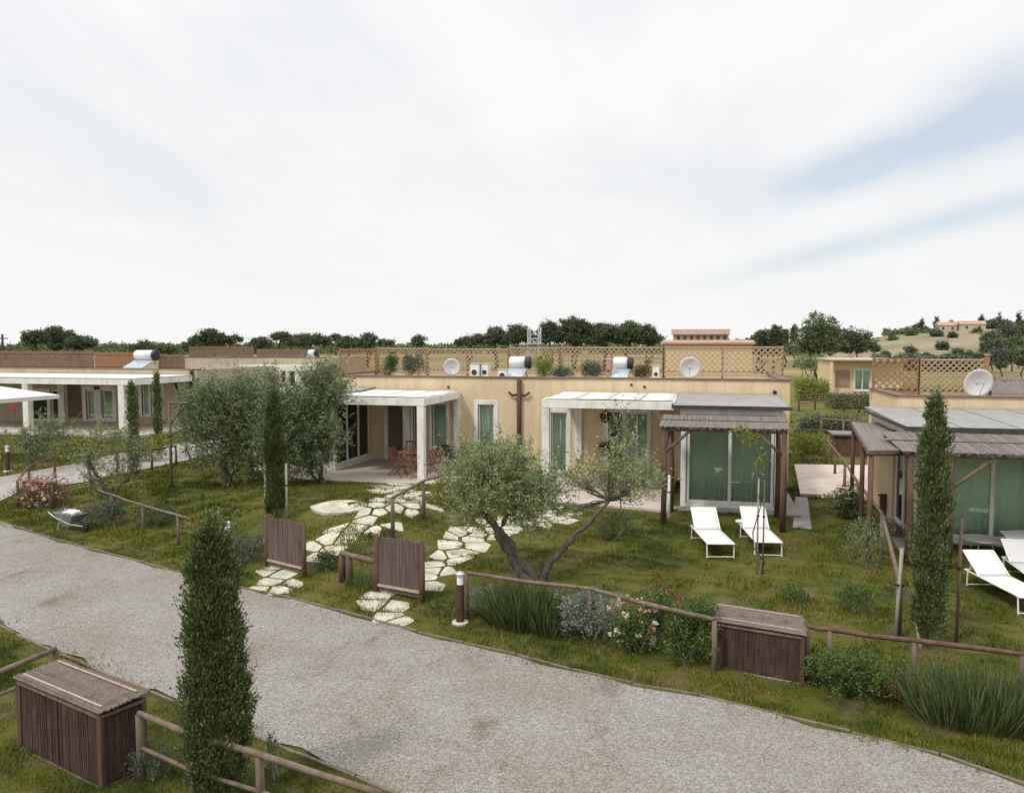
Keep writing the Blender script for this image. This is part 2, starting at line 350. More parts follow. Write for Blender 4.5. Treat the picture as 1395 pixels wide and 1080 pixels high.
def tree_px(name, label, cat, base, blobs, limbs, leaf, group=None, nclump=350, per=14, cr=.10, ln=.09, wd=.025, r0=.09, twigs=True, bark='bark', up=.3, depth=.8, part='crown', shell=.5, shoots=0, slen=.4):
    """base: world foot; blobs in photo px (u,v,ru,rv[,depth offset m]); limbs: px polylines from the foot up"""
    o = thing(name, base, label, cat, group); fw = base.x*-sy+base.y*cy; k = fw/F_PX
    def W(u, v, off=0):
        p = ray(u, v); q = p*((fw+off)/(p.x*-sy+p.y*cy)); q.z += CAM_H; return q
    bl = []
    for b in blobs:
        off = b[4] if len(b) > 4 else 0
        bl.append((W(b[0], b[1], off), (b[2]*k, max(b[2]*k*depth, .05), b[3]*k)))
    t = MB(); r = random.Random(int(base.x*100)); ends = []
    for i, lb in enumerate(limbs):
        pts = [base-Vector((0,0,.12))] + [W(*q) for q in lb]
        dense = [pts[0]]
        for a, b_ in zip(pts, pts[1:]): dense += limb(a, b_, 4, (b_-a).length*.10, r.randint(0, 9999))[1:]
        m = len(dense); rr = r0 if i == 0 else r0*.75
        t.tube(dense, [rr*(1.35 if j == 0 else r.uniform(.84,1.16))*(1-.65*j/m) for j in range(m)], 10); ends.append((dense[-1], dense[m//2], rr*.35))
    if twigs:
        for c, rad in bl:
            for j in range(8):
                e = min(ends, key=lambda q: (q[0]-Vector(c)).length) if ends else (base, base, .02)
                q = Vector(c) + Vector((r.uniform(-.7,.7)*rad[0], r.uniform(-.7,.7)*rad[1], r.uniform(-.5,.8)*rad[2]))
                t.tube(limb(e[0], q, 4, (q-e[0]).length*.08, r.randint(0,9999)), [e[2]*.45, e[2]*.4, e[2]*.32, e[2]*.24, e[2]*.15], 5)
    if t.v: t.build('trunk', mt[bark], o, world=True, smooth=True)
    crown(part, bl, nclump, per, cr, ln, wd, L[leaf], o, up, shell, shoots, slen)
    return o
def cypress(name, label, base, h, r, leaf='cypress', n=900, per=26, cr=.05, ln=.07, wd=.02, group=None, cat='cypress', taper=1.0, sprigs=0, core=.5):
    o = thing(name, base, label, cat, group)
    MB().tube([base-Vector((0,0,.1)), base+Vector((0,0,h*.5)), base+Vector((0,0,h*.93))], [r*.07, r*.10, r*.03], 7).build('trunk', mt['barkfar'], o, world=True)
    t = rng.random(n)**.85; prof = np.interp(t, [0,.05,.2,.6,.76,.86,.94,1], [.6,.85,1,.97*taper,.82*taper,.55,.33,.05]); a = rng.random(n)*2*np.pi
    rad = r*prof*rng.random(n)**core*(1+.17*np.sin(a*2+t*17)*np.sin(t*31+1)+.17*np.sin(a*4-t*37)+.11*rng.normal(size=n))
    c = np.stack([np.cos(a)*rad+base.x, np.sin(a)*rad+base.y, base.z+.05*h+t*h*.95], 1)
    idx = np.repeat(np.arange(n), per); q = rng.normal(size=(n*per,3))*np.array((1,1,2.0)); P = c[idx]+q*cr
    out = np.stack([np.cos(a),np.sin(a),0*a],1)[idx]; D = out*.45+unit(n*per)*.45+np.array((0,0,1.1)); k = len(P)
    if sprigs:
        sa = rng.random(sprigs)*2*np.pi; cl_ = rng.integers(0, max(6, sprigs//9), sprigs); sa = sa[cl_]+rng.normal(size=sprigs)*.22; sh_ = rng.random(max(6, sprigs//9)+1); stt = np.clip(sh_[cl_]+rng.normal(size=sprigs)*.02, 0, 1); sr = r*np.interp(stt,[0,.25,.8,1],[.8,1,.75,.15]); m = 22
        tt = np.tile(np.linspace(0,1,m), sprigs); si = np.repeat(np.arange(sprigs), m); leng = (r*rng.uniform(.2,.55,sprigs)*np.where(sh_[cl_]*7 % 1 > .7, 1.7, 1.0))[si]
        bx = np.stack([np.cos(sa)*sr*.85+base.x, np.sin(sa)*sr*.85+base.y, base.z+.05*h+stt*h*.93],1)[si]; od = np.stack([np.cos(sa),np.sin(sa),0*sa],1)[si]
        P2 = bx+od*(tt*leng)[:,None]*.8+np.array((0,0,1))*(tt*leng)[:,None]*.9+rng.normal(size=(len(tt),3))*.012
        P = np.concatenate([P,P2]); D = np.concatenate([D, od*.7+unit(len(tt))*.6+np.array((0,0,.9))]); k = len(P)
    leaf_mesh('crown', P, D, ln*rng.uniform(.6,1.4,k), wd*rng.uniform(.7,1.3,k), L[leaf], o)
    return o
def shrub(name, label, base, rx, ry, h, leaf, cat='shrub', group=None, n=120, per=16, cr=.06, ln=.07, wd=.025, flowers=None, up=.4, stems=True):
    o = thing(name, base, label, cat, group)
    lobes = [((base.x, base.y, base.z+h*.45), (rx, ry, h*.52))]; r = random.Random(int(base.x*77+base.y*31))
    for i in range(4):
        a = r.uniform(0, 6.28); lobes.append(((base.x+math.cos(a)*rx*.5, base.y+math.sin(a)*ry*.5, base.z+h*r.uniform(.4,.75)), (rx*.5, ry*.5, h*.33)))
    crown('foliage', lobes, n, per, cr, ln, wd, L[leaf], o, up, .45)
    if stems:
        t = MB()
        for i in range(7):
            a = r.uniform(0, 6.28); t.tube([base+Vector((r.uniform(-.3,.3)*rx, r.uniform(-.3,.3)*ry, -.05)), base+Vector((math.cos(a)*rx*.6, math.sin(a)*ry*.6, h*.7))], [.012,.006], 4)
        t.build('stem', mt['stem'], o, world=True)
    if flowers:
        for fl, cnt, size in flowers:
            P, D = blob_pts([((base.x,base.y,base.z+h*.55),(rx*1.0,ry*1.0,h*.52))], cnt, 9, size*.35, .2, .25)
            leaf_mesh('blossom', P, D, size*rng.uniform(.5,1,len(P)), size*.8, L[fl], o)
    return o
def spiky(name, label, base, rx, ry, h, leaf, cat='shrub', group=None, n=260, w=.02, lean=.45, leaves=True):
    """upright tuft: long blades or leafy spikes fanning from the ground"""
    o = thing(name, base, label, cat, group)
    a = rng.random(n)*6.283; q = np.sqrt(rng.random(n)); bx = base.x+np.cos(a)*q*rx; by = base.y+np.sin(a)*q*ry
    B = np.stack([bx, by, terrain(bx, by)-.02],1); D = np.stack([np.cos(a)*q*lean, np.sin(a)*q*lean, np.ones(n)],1)+rng.normal(size=(n,3))*.16
    D /= np.linalg.norm(D,axis=1,keepdims=True); hh = h*rng.uniform(.55,1.1,n)*(1-.25*q)
    if leaves:
        m = 16; tt = np.tile(np.linspace(.12,1,m), n); i = np.repeat(np.arange(n), m)
        P = B[i]+D[i]*(tt*hh[i])[:,None]; DD = D[i]*.7+unit(n*m)*.8; leaf_mesh('foliage', P, DD, .055*rng.uniform(.6,1.3,n*m), w*.7, L[leaf], o)
    else: leaf_mesh('foliage', B, D, hh, w, L[leaf], o)
    return o

# ---------------------------------------------------------------- the setting
def struct(o): o['kind'] = 'structure'; return o
def make_ground():
    def grid(xs, ys):
        X, Y = np.meshgrid(xs, ys); Z = terrain(X, Y); nx, ny = len(xs), len(ys); i = np.arange((ny-1)*nx).reshape(ny-1, nx)[:, :-1].ravel()
        return np.stack([X,Y,Z],-1).reshape(-1,3), np.stack([i,i+1,i+nx+1,i+nx],1)
    xs = np.unique(np.concatenate([-np.geomspace(36,2600,16)[::-1], np.arange(-36,20.01,.25), np.geomspace(20.5,2600,18)]))
    ys = np.unique(np.concatenate([[-60,-20,-8,-2], np.arange(0,48.01,.25), np.geomspace(49,2800,26)]))
    V, Q = grid(xs, ys); o = np_mesh('ground', V, Q, mt['ground']); o.data.polygons.foreach_set('use_smooth', [True]*len(o.data.polygons)); struct(o)
make_ground()
xs = np.arange(-60, 26, .5); rd = MB()
vs = []; fs = []
for x in xs:
    yf, yn = float(np.interp(x, FX, FY)), float(np.interp(x, NX, NY)); w1 = .05*math.sin(x*3.1)+.04*math.sin(x*7.7); w2 = .06*math.sin(x*2.3)+.05*math.sin(x*6.1)
    for k in range(7): vs.append((x, yn+w2+(yf+w1-yn-w2)*k/6, ZR+.004+.03*math.sin(math.pi*k/6)))
for i in range(len(xs)-1):
    for k in range(6): fs.append((i*7+k, (i+1)*7+k, (i+1)*7+k+1, i*7+k+1))
struct(rd.add(vs, fs).build('road', mt['gravel'], smooth=True))
for fn, sgn, nm in ((FX, 1, 0), (NX, -1, 1)):
    k = MB(); pts = []
    X_, Y_ = (FX, FY) if nm == 0 else (NX, NY)
    x = -40.0
    while x < 22:
        xa, xb = x, x+.98; ya, yb = float(np.interp(xa, X_, Y_)), float(np.interp(xb, X_, Y_)); o_ = .06*sgn
        k.beam((xa, ya+o_, ZR-.035+random.uniform(-.018,.014)), (xb, yb+o_, ZR-.035+random.uniform(-.018,.014)), .05, .13)
        x += 1.0
    struct(k.build('kerb', mat('timber_edging' if nm == 0 else 'earthy_edging', (.11,.088,.06), (.19,.155,.11), 3, .9, .6, 20, wear=((.10,.10,.03), 1.5)), bevel=.01))
def strip(name, a, b, m, lift=.02, n=8):
    A = [G(*p) for p in a]; B = [G(*p) for p in b]; vs = []; fs = []; k = n+1
    def dens(P):
        out = []
        for p, q in zip(P, P[1:]):
            for j in range(6): out.append(p.lerp(q, j/6))
        return out+[P[-1]]
    A, B = dens(A), dens(B)
    for p, q in zip(A, B):
        for j in range(k):
            w = p.lerp(q, j/n); vs.append((w.x, w.y, T(w.x, w.y)+lift))
    for i in range(len(A)-1):
        for j in range(n): fs.append((i*k+j, (i+1)*k+j, (i+1)*k+j+1, i*k+j+1))
    return struct(MB().add(vs, fs).build(name, m, smooth=True))
side_near = [(-160,716),(-60,700),(0,684),(27,671),(60,665),(115,658),(165,647),(225,634),(262,626),(300,618)]
side_far = [(-160,672),(-60,660),(0,651),(27,646),(60,640),(110,632),(165,617),(225,608),(262,603),(300,598)]
strip('side_road', side_near, side_far, mt['gravel2'], .035)

# flagstone paths: Voronoi cells clipped by half planes, shrunk to leave turf joints
def voronoi(poly, cell, seed, keep=1.0):
    r = random.Random(seed); x0, x1 = min(p[0] for p in poly), max(p[0] for p in poly); y0, y1 = min(p[1] for p in poly), max(p[1] for p in poly); S = []
    for i in range(int((x1-x0)/cell)+3):
        for j in range(int((y1-y0)/cell)+3): S.append((x0+(i-1+r.uniform(.05,.95))*cell, y0+(j-1+r.uniform(.05,.95))*cell))
    def inside(p):
        c = False; n = len(poly)
        for i in range(n):
            (ax, ay), (bx, by) = poly[i], poly[(i+1) % n]
            if (ay > p[1]) != (by > p[1]) and p[0] < (bx-ax)*(p[1]-ay)/(by-ay)+ax: c = not c
        return c
    out = []
    for s in S:
        if not inside(s) or r.random() > keep: continue
        cellp = [(s[0]-cell, s[1]-cell), (s[0]+cell, s[1]-cell), (s[0]+cell, s[1]+cell), (s[0]-cell, s[1]+cell)]
        for q in S:
            if q is s or abs(q[0]-s[0]) > 2.5*cell or abs(q[1]-s[1]) > 2.5*cell: continue
            mx_, my_ = (s[0]+q[0])/2, (s[1]+q[1])/2; dx, dy = q[0]-s[0], q[1]-s[1]; new = []
            for i in range(len(cellp)):
                a, b = cellp[i], cellp[(i+1) % len(cellp)]; da = (a[0]-mx_)*dx+(a[1]-my_)*dy; db = (b[0]-mx_)*dx+(b[1]-my_)*dy
                if da <= 0: new.append(a)
                if da*db < 0: t = da/(da-db); new.append((a[0]+(b[0]-a[0])*t, a[1]+(b[1]-a[1])*t))
            cellp = new
            if len(cellp) < 3: break
        if len(cellp) < 3: continue
        cx_, cy_ = sum(p[0] for p in cellp)/len(cellp), sum(p[1] for p in cellp)/len(cellp); g = []
        for p in cellp:
            l = math.hypot(p[0]-cx_, p[1]-cy_); f = max(.3, 1-.042/l*r.uniform(.6,1.7)); g.append((cx_+(p[0]-cx_)*f, cy_+(p[1]-cy_)*f))
        h = []                                          # knock the corners off
        for i in range(len(g)):
            a, b, c = g[i-1], g[i], g[(i+1) % len(g)]; h.append((b[0]+(a[0]-b[0])*.07, b[1]+(a[1]-b[1])*.07)); h.append((b[0]+(c[0]-b[0])*.07, b[1]+(c[1]-b[1])*.07))
        out.append(h)
    return out
pads = []
def flag_path(pxpoly, cell, seed, keep=1.0):
    poly = [tuple(G(*p)[:2]) for p in pxpoly]; m = MB()
    for st_ in voronoi(poly, cell, seed, keep):
        cx_ = sum(p[0] for p in st_)/len(st_); cy_ = sum(p[1] for p in st_)/len(st_); z = T(cx_, cy_); zz = max(T(*p) for p in st_)
        n_ = len(st_); up_ = random.uniform(.012,.022); vs_ = [(p[0],p[1],T(*p)-.06) for p in st_]+[(p[0],p[1],T(*p)+up_) for p in st_]; m.add(vs_, [tuple(range(n_))[::-1], tuple(range(n_,2*n_))]+[(i,(i+1) % n_,(i+1) % n_+n_,i+n_) for i in range(n_)]); pads.append((cx_, cy_, cell*.55))
    return struct(m.build('path', mt['stone'], bevel=.008))
flag_path([(482,832),(540,850),(572,828),(545,808),(512,800),(498,818)], .50, 3)
flag_path([(578,812),(600,800),(640,765),(672,740),(700,722),(770,714),(800,700),(760,692),(700,700),(640,715),(610,730),(576,765)], .55, 5)
flag_path([(328,802),(372,813),(416,790),(412,776),(366,768)], .48, 8)
flag_path([(418,780),(440,765),(462,752),(480,740),(470,722),(438,728),(418,740)], .55, 12)
flag_path([(462,742),(500,735),(545,718),(575,700),(590,690),(575,664),(540,657),(505,662),(515,680),(478,705),(455,722)], .50, 17, .9)
e = G(461,690); sl = [(e.x+math.cos(t*.449)*(.78+.06*math.sin(t*2)), e.y+math.sin(t*.449)*.48) for t in range(14)]; m_ = MB(); m_.add([(x,y,T(x,y)-.06) for x,y in sl]+[(x,y,.75*T(x,y)+.25*T(e.x,e.y)+.035) for x,y in sl], [tuple(range(14))[::-1], tuple(range(14,28))]+[(i,(i+1)%14,(i+1)%14+14,i+14) for i in range(14)]); m_.build('path', mt['stone'], bevel=.008)['kind'] = 'structure'
pads.append((e.x, e.y, .7))

# a golden hill far off on the right
def hill():
    us = np.linspace(1100, 2100, 60); ds = np.linspace(150, 700, 40); V = []; nx = len(us)
    for d in ds:
        for u in us:
            rdg = np.interp(u, [1100,1150,1190,1250,1320,1395,1600,2100], [0,.25,.8,.98,1.05,1.2,1.9,2.2])
            t = float(sm((d-150)/230)); p = at_d(u, 470, d); V.append((p.x, p.y, -.5+12.2*rdg*.84*t+.25*math.sin(u*.05+d*.03)))
    i = np.arange((len(ds)-1)*nx).reshape(-1, nx)[:, :-1].ravel(); o = np_mesh('hill', np.array(V), np.stack([i,i+1,i+nx+1,i+nx],1), mt['straw'])
    o.data.polygons.foreach_set('use_smooth', [True]*len(o.data.polygons)); struct(o)
hill()
def hill_z(u, d):
    rdg = np.interp(u, [1100,1150,1190,1250,1320,1395,1600,2100], [0,.25,.8,.98,1.05,1.2,1.9,2.2]); return -.5+12.2*.84*rdg*float(sm((d-150)/230))

# ---------------------------------------------------------------- building kit
def wall_y(m, x0, x1, z0, z1, y, th, holes):
    xs_ = sorted({x0, x1, *[min(max(h[i], x0), x1) for h in holes for i in (0,1)]})
    for a, b in zip(xs_, xs_[1:]):
        hs = sorted((h[2], h[3]) for h in holes if h[0] <= a+1e-6 and h[1] >= b-1e-6); z = z0
        for lo, hi in hs:
            if lo > z: m.box(a, b, y, y+th, z, lo)
            z = hi
        if z < z1: m.box(a, b, y, y+th, z, z1)
def window(parent, loc, w, h, rz=0, panes=1, surround=.10, curtain=True, name='window', frame_w=.06, door=False, openleaf=None):
    """glazed opening facing local -Y: frame (part) with pane and curtain (sub-parts); loc in world"""
    off = Vector((0,0,0)); p = parent
    while p is not None: off += p.location; p = p.parent
    m = MB(); s = surround
    if s:
        m.box(-s, 0, -.03, .10, -s*.0, h+s); m.box(w, w+s, -.03, .10, 0, h+s); m.box(0, w, -.03, .10, h, h+s)
        m.box(-s, w+s, -.06, .10, -.06, -.001)
    f = frame_w; y0, y1 = .07, .13
    m.box(0.001, f, y0, y1, 0, h); m.box(w-f, w-.001, y0, y1, 0, h); m.box(f, w-f, y0, y1, 0.001, f*1.4); m.box(f, w-f, y0, y1, h-f, h-.001)
    for i in range(1, panes): m.box(w*i/panes-f*.6, w*i/panes+f*.6, y0-.01, y1-.01, f*1.4, h-f)
    o = m.build(name, mt['white'], parent, bevel=.006); o.location = Vector(loc)-off; o.rotation_euler = (0,0,rz)
    g = MB().box(f, w-f, .098, .104, f*1.4, h-f).build('pane', mt['glass'], o)
    if curtain:
        n = int(w*26)+8; vs = []; fs = []; ph = loc[0]*3
        for i in range(n+1):
            x = .03+(w-.06)*i/n; yy = .155+.020*math.sin(i*1.35+ph)+.012*math.sin(i*.53); vs += [(x, yy, .03), (x+.01*math.sin(i*.7), yy, h-.03)]
        for i in range(n): fs.append((2*i, 2*i+2, 2*i+3, 2*i+1))
        cu = MB().add(vs, fs).build('curtain', mt['curtain'], o, smooth=True); sld = cu.modifiers.new('thickness', 'SOLIDIFY'); sld.thickness = .006
    return o
def reed_rows(m, p00, p10, p01, n, r=.012, jit=.01):
    """n rods from edge p00-p10 to the opposite edge p01.. (p01 = p00 side)"""
    p00, p10, p01 = Vector(p00), Vector(p10), Vector(p01); e = p10-p00; d = p01-p00; nrm = e.cross(d).normalized()
    for i in range(n):
        a = p00+e*((i+.5)/n)+nrm*random.uniform(-jit,jit); b = a+d*random.uniform(.97,1.02)+e.normalized()*random.uniform(-jit,jit); m.tube([a, b], random.uniform(.8,1.25)*r, 5)
# ---------------------------------------------------------------- main pair of bungalows
Y0 = 29.1
def XY(u, Y): return at_y(u, 500, Y).x
house = thing('house', (-6, Y0, 0), 'long ochre house with brown cross-shaped downpipe and two white verandas', 'house')
X0, X1, ZP = -15.2, XY(1077, Y0), 3.26
zl, zr = 0.03, -.30                                     # floor levels of the left and the right unit
doorA = (XY(751,Y0), XY(773,Y0), zr+.05, 2.0)
doorB = (XY(829,Y0), XY(884,Y0), zr+.05, 2.05)
winL = (XY(651,Y0), XY(673,Y0), .25, 2.25)
doorC = (XY(588,Y0), XY(608,Y0), zl+.05, 2.25)
doorD = (XY(527,Y0), XY(549,Y0), zl+.05, 2.3)
doorE = (XY(562,Y0), XY(568,Y0), zl+.05, 2.3)
m = MB(); holes = [doorA, doorB, winL, doorC, doorD, doorE, (X0+.6, -12.95, zl+.05, 2.3), (.15, X1-.3, zr, 2.3)]
wall_y(m, X0, X1, -.8, ZP, Y0, .35, holes)
m.box(X0, X0+.3, Y0+.352, 36, -.8, ZP); m.box(X1-.3, X1, Y0+.352, 36, -.8, ZP); m.box(X0, X1, 36.002, 36.3, -.8, ZP)
m.build('wall', mt['ochre'], house, world=True)
MB().box(X0+.31, X1-.31, Y0+.36, 35.99, 2.9, 3.05).build('roof', mt['roofgrit'], house, world=True)
m = MB(); m.box(X0-.05, X1+.05, Y0-.05, Y0+.40, ZP+.002, ZP+.05); m.box(X0-.05, X0+.35, Y0+.402, 36.35, ZP+.002, ZP+.05); m.box(X1-.35, X1+.05, Y0+.402, 36.35, ZP+.002, ZP+.05); m.box(X0-.05, X1+.05, 36.0, 36.35, ZP+.06, ZP+.10)
m.build('coping', mt['coping'], house, world=True)
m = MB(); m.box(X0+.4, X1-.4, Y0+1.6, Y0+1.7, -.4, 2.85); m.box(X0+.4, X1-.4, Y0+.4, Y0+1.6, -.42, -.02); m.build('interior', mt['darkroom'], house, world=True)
def win(hole, y, parent=house, **kw): return window(parent, (hole[0], y, hole[2]), hole[1]-hole[0], hole[3]-hole[2], **kw)
win(doorA, Y0, surround=.14); win(winL, Y0, surround=.16); win(doorC, Y0, surround=.12); win(doorE, Y0, surround=.06, curtain=False)
# right entrance: one fixed leaf, one leaf standing open on a dark room
w = doorB[1]-doorB[0]; window(house, (doorB[0]+w*.44, Y0, doorB[2]), w*.56, doorB[3]-doorB[2], panes=2, surround=.10)
m = MB(); m.box(doorB[0]-.16, doorB[0], Y0-.03, Y0+.1, doorB[2], doorB[3]+.12); m.box(doorB[0], doorB[0]+w*.44-.1, Y0-.03, Y0+.1, doorB[3], doorB[3]+.12)
m.build('door_frame', mt['white'], house, world=True)
m = MB(); m.beam((doorB[0]+.03, Y0+.15, (doorB[2]+doorB[3])/2), (doorB[0]+.06, Y0+.95, (doorB[2]+doorB[3])/2), .05, doorB[3]-doorB[2]-.05); m.build('door', mt['white'], house, world=True)
# brown boarded door on the left veranda
m = MB(); n = 9; w = doorD[1]-doorD[0]
for i in range(n): m.box(doorD[0]+w*i/n+.004, doorD[0]+w*(i+1)/n-.004, Y0+.08, Y0+.12, doorD[2], doorD[3])
m.build('boarded_door', mat('olive_brown_board', (.15,.125,.08), (.19,.16,.105), 3, .8, .2), house, world=True)
m = MB(); m.box(doorD[1]+.0, doorD[1]+.26, Y0-.08, Y0-.002, zl, 2.45); m.box(doorD[0]-.12, doorD[0], Y0-.04, Y0-.002, zl, 2.45); m.build('door_frame', mt['white'], house, world=True)
m = MB(); x = XY(787, Y0-.1); m.box(x-.10, x+.16, Y0-.14, Y0-.002, .3, 2.52); m.build('white_pilaster', mt['white'], house, world=True, bevel=.01)
# verandas
def veranda(x0, x1, yf, zt, zf, posts, name_l, backposts=()):
    v = MB(); v.box(x0, x1, yf, yf+.12, zt-.26, zt); v.box(x0, x0+.12, yf+.122, Y0-.06, zt-.26, zt-.003); v.box(x1-.12, x1, yf+.122, Y0-.06, zt-.26, zt-.003)
    nb = int((x1-x0)/.55)
    for i in range(1, nb): xx = x0+(x1-x0)*i/nb; v.box(xx-.03, xx+.03, yf+.122, Y0-.06, zt-.16, zt-.02)
    b = v.build('veranda_beam', mt['white'], house, world=True, bevel=.008)
    c = MB(); nn = 4
    for i in range(nn):
        a_, b_ = x0+.03+(x1-x0-.06)*i/nn+.02, x0+.03+(x1-x0-.06)*(i+1)/nn-.02
        vs = []; fs = []
        for j in range(9):
            y = yf+.02+(Y0-.12-yf)*j/8; z = zt+.035-.02*math.sin(j/8*math.pi)+.012*math.sin(j*2+i); vs += [(a_, y, z), (b_, y, z)]
        for j in range(8): fs.append((2*j, 2*j+1, 2*j+3, 2*j+2))
        c.add(vs, fs)
    cv = c.build('veranda_canopy', mt['whitecanvas'], house, world=True, smooth=True); s_ = cv.modifiers.new('thickness', 'SOLIDIFY'); s_.thickness = .015
    for (px, py, s_) in posts: MB().box(px, px+s_, py, py+s_, zf-.5, zt-.262).build('veranda_post', mt['white'], house, world=True, bevel=.01)
yf = 24.95
vx1 = XY(567, yf); veranda(-12.75, vx1+.27, yf, 2.74, zl, [(vx1, yf+.01, .24)], 'left')
MB().box(vx1+.02, vx1+.22, Y0-.22, Y0-.002, zl, 2.48).build('veranda_post', mt['white'], house, world=True, bevel=.01)
vx2 = XY(738, yf); bayx0 = XY(930, 24.6)
veranda(vx2, bayx0-.25, yf, 2.76, zr, [(vx2, yf+.01, .24)], 'right')
# glazed bays
def bay(parent, x0, x1, yfr, yb, zf, zt, panes, side, oh=.25, base_z=None):
    f = MB(); f.box(x0, x1, yfr, yb-.002, zf-.6, zf+.10)
    f.build('bay_plinth', mt['white'], parent, world=True, bevel=.01)
    for x in (x0, x1-.16): MB().box(x, x+.16, yfr, yfr+.16, zf+.102, zt-.02).build('bay_corner', mt['white'], parent, world=True, bevel=.008)
    window(parent, (x0+.18, yfr-.02, zf+.11), x1-x0-.36, zt-zf-.35, panes=panes, surround=0, frame_w=.08)
    yw = min(yb, yfr+2.1) if parent is not house else yb
    if yw < yb: MB().box(x0, x0+.25, yw, yb-.01, zf-.5, zt-.25).build('bay_wall', mt['ochre'], parent, world=True)
    if side == 'left': window(parent, (x0-.0, yw-.05, zf+.11), yw-yfr-.25, zt-zf-.35, rz=-math.pi/2, panes=2, surround=0, frame_w=.08)
    if side == 'right': window(parent, (x1, yfr+.2, zf+.11), yb-yfr-.25, zt-zf-.35, rz=math.pi/2, panes=3, surround=0, frame_w=.08)
    other = x1-.05 if side == 'left' else x0
    MB().box(other, other+.05, yfr+.17, yb-.01, zf+.102, zt-.25).build('bay_side', mt['ochre'], parent, world=True)
    MB().box(x0-.03, x1+.03, yfr-.05, yb-.01, zt-.24, zt-.02).build('bay_fascia', mt['white'], parent, world=True)
    r = MB(); n = int((x1-x0+2*oh)/1.3)
    r.add([(x0-oh,yfr-oh,zt-.02),(x1+oh,yfr-oh,zt-.02),(x1+oh,yb-.06,zt+.10),(x0-oh,yb-.06,zt+.10),(x0-oh,yfr-oh,zt+.02),(x1+oh,yfr-oh,zt+.02),(x1+oh,yb-.06,zt+.14),(x0-oh,yb-.06,zt+.14)],
          [(0,3,2,1),(4,5,6,7),(0,1,5,4),(1,2,6,5),(2,3,7,6),(3,0,4,7)])
    for i in range(n+1):
        x = x0-oh+.02+(x1-x0+2*oh-.04)*i/n; r.beam((x, yfr-oh+.02, zt+.03), (x, yb-.1, zt+.148), .02, .012)
    ro = r.build('bay_roof', mt['metalroof'], parent, world=True)
    e_ = MB(); e_.box(x0-oh-.03, x1+oh+.03, yfr-oh-.07, yfr-oh-.003, zt-.06, zt+.045); e_.box(x0-oh-.035, x0-oh-.003, yfr-oh, yb-.08, zt-.03, zt+.06)
    off = e_.build('roof_edge', mt['darkedge'], ro, world=True)
bay(house, bayx0-.02, XY(1066,24.6), 24.6, Y0, zr-.12, 2.66, 2, 'left')
bay(house, -16.0, -12.75, 25.9, Y0, zl, 2.72, 2, 'right')
# downpipe with its cross arms
m = MB(); x = XY(708, Y0); m.tube([(x, Y0-.10, 3.22), (x, Y0-.10, -.35)], .085, 10)
for s_ in (-1, 1): m.tube([(x, Y0-.10, 2.66), (x+s_*.25, Y0-.11, 2.62), (x+s_*.40, Y0-.12, 2.74)], .045, 8)
m.build('downpipe', mt['rust'], house, world=True, smooth=True)
p = at_y(1055, 534, Y0); m = MB(); m.box(p.x-.05, p.x+.05, Y0-.10, Y0-.002, p.z-.05, p.z+.05); m.lathe([(.0,-.24),(.07,-.22),(.055,-.1)], (p.x, Y0, p.z), 10, 'y'); m.build('wall_lamp', mt['black'], house, world=True)
for u_, v_ in ((878, 527), (860, 524), (611, 527)):
    p = at_y(u_, v_, Y0); MB().lathe([(.05,-.01),(.05,-.04),(.02,-.05)], (p.x, Y0, p.z), 8, 'y').build('vent_cap', mt['rust'], house, world=True)

# patios
def pad(name, pxs, z, m_, th=.5, world=None):
    poly = world or [tuple(at_z(u, v, z)[:2]) for u, v in pxs]; o = struct(MB().prism(poly, z-th, z).build(name, m_, bevel=.01))
    pads.append(('poly', poly)); return o
pad('patio', None, zl, mt['paving'], world=[(-14.6,24.6),(-12.6,24.0),(vx1+.8,24.2),(vx1+1.9,25.4),(vx1+1.9,Y0-.01),(-12.7,Y0-.01),(-12.7,25.85),(-14.6,25.85)])
pad('patio', None, zr-.04, mt['pavelight'], world=[(vx2-.15,24.35),(bayx0-.3,23.6),(bayx0-.3,Y0-.01),(vx2-.15,Y0-.01)])
pad('patio', None, zr-.10, mt['pavedark'], world=[(bayx0-.28,24.0),(XY(1080,24.2)+.3,24.0),(XY(1080,24.2)+.3,Y0-.01),(XY(1067,24.6)+.01,Y0-.01),(XY(1067,24.6)+.01,24.55),(bayx0-.28,24.55)])
pad('patio', [(1082,632),(1230,634),(1240,668),(1196,676),(1090,672)], -.38, mt['pavelight'])
pad('patio', [(1083,676),(1100,677),(1106,720),(1080,718)], -.45, mt['pavedark'])

# ---------------------------------------------------------------- right-hand house
YR = 27.1
houser = thing('house', (8, YR, -.6), 'ochre house cropped by the right edge, biggest dish on its roof', 'house')
XR0 = at_z(1223, 540, 2.89).x; XR1 = 18.0; ZQ = 2.89; zf = -.50
m = MB(); wall_y(m, XR0, XR1, -1.0, ZQ, YR, .3, [(7.2, 15.0, zf, 2.1)]); m.box(XR0, XR0+.3, YR+.302, 31.2, -1.0, ZQ); m.box(XR0, XR1, 31.202, 31.5, -1.0, ZQ); m.box(XR1-.3, XR1, YR+.302, 31.2, -1.0, ZQ)
m.build('wall', mt['ochre'], houser, world=True)
MB().box(XR0+.31, XR1-.31, YR+.31, 31.19, 2.5, 2.68).build('roof', mt['roofgrit'], houser, world=True)
m = MB(); m.box(XR0-.05, XR1, YR-.05, YR+.35, ZQ+.002, ZQ+.045); m.box(XR0-.05, XR0+.35, YR+.352, 31.55, ZQ+.002, ZQ+.045); m.box(XR0+.352, XR1, 31.15, 31.55, ZQ+.002, ZQ+.045); m.build('coping', mt['coping'], houser, world=True)
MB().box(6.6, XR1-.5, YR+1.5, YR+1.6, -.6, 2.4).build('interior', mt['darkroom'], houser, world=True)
bay(houser, 5.15, 14.0, 21.9, YR, zf, 2.42, 5, 'left', oh=.22)
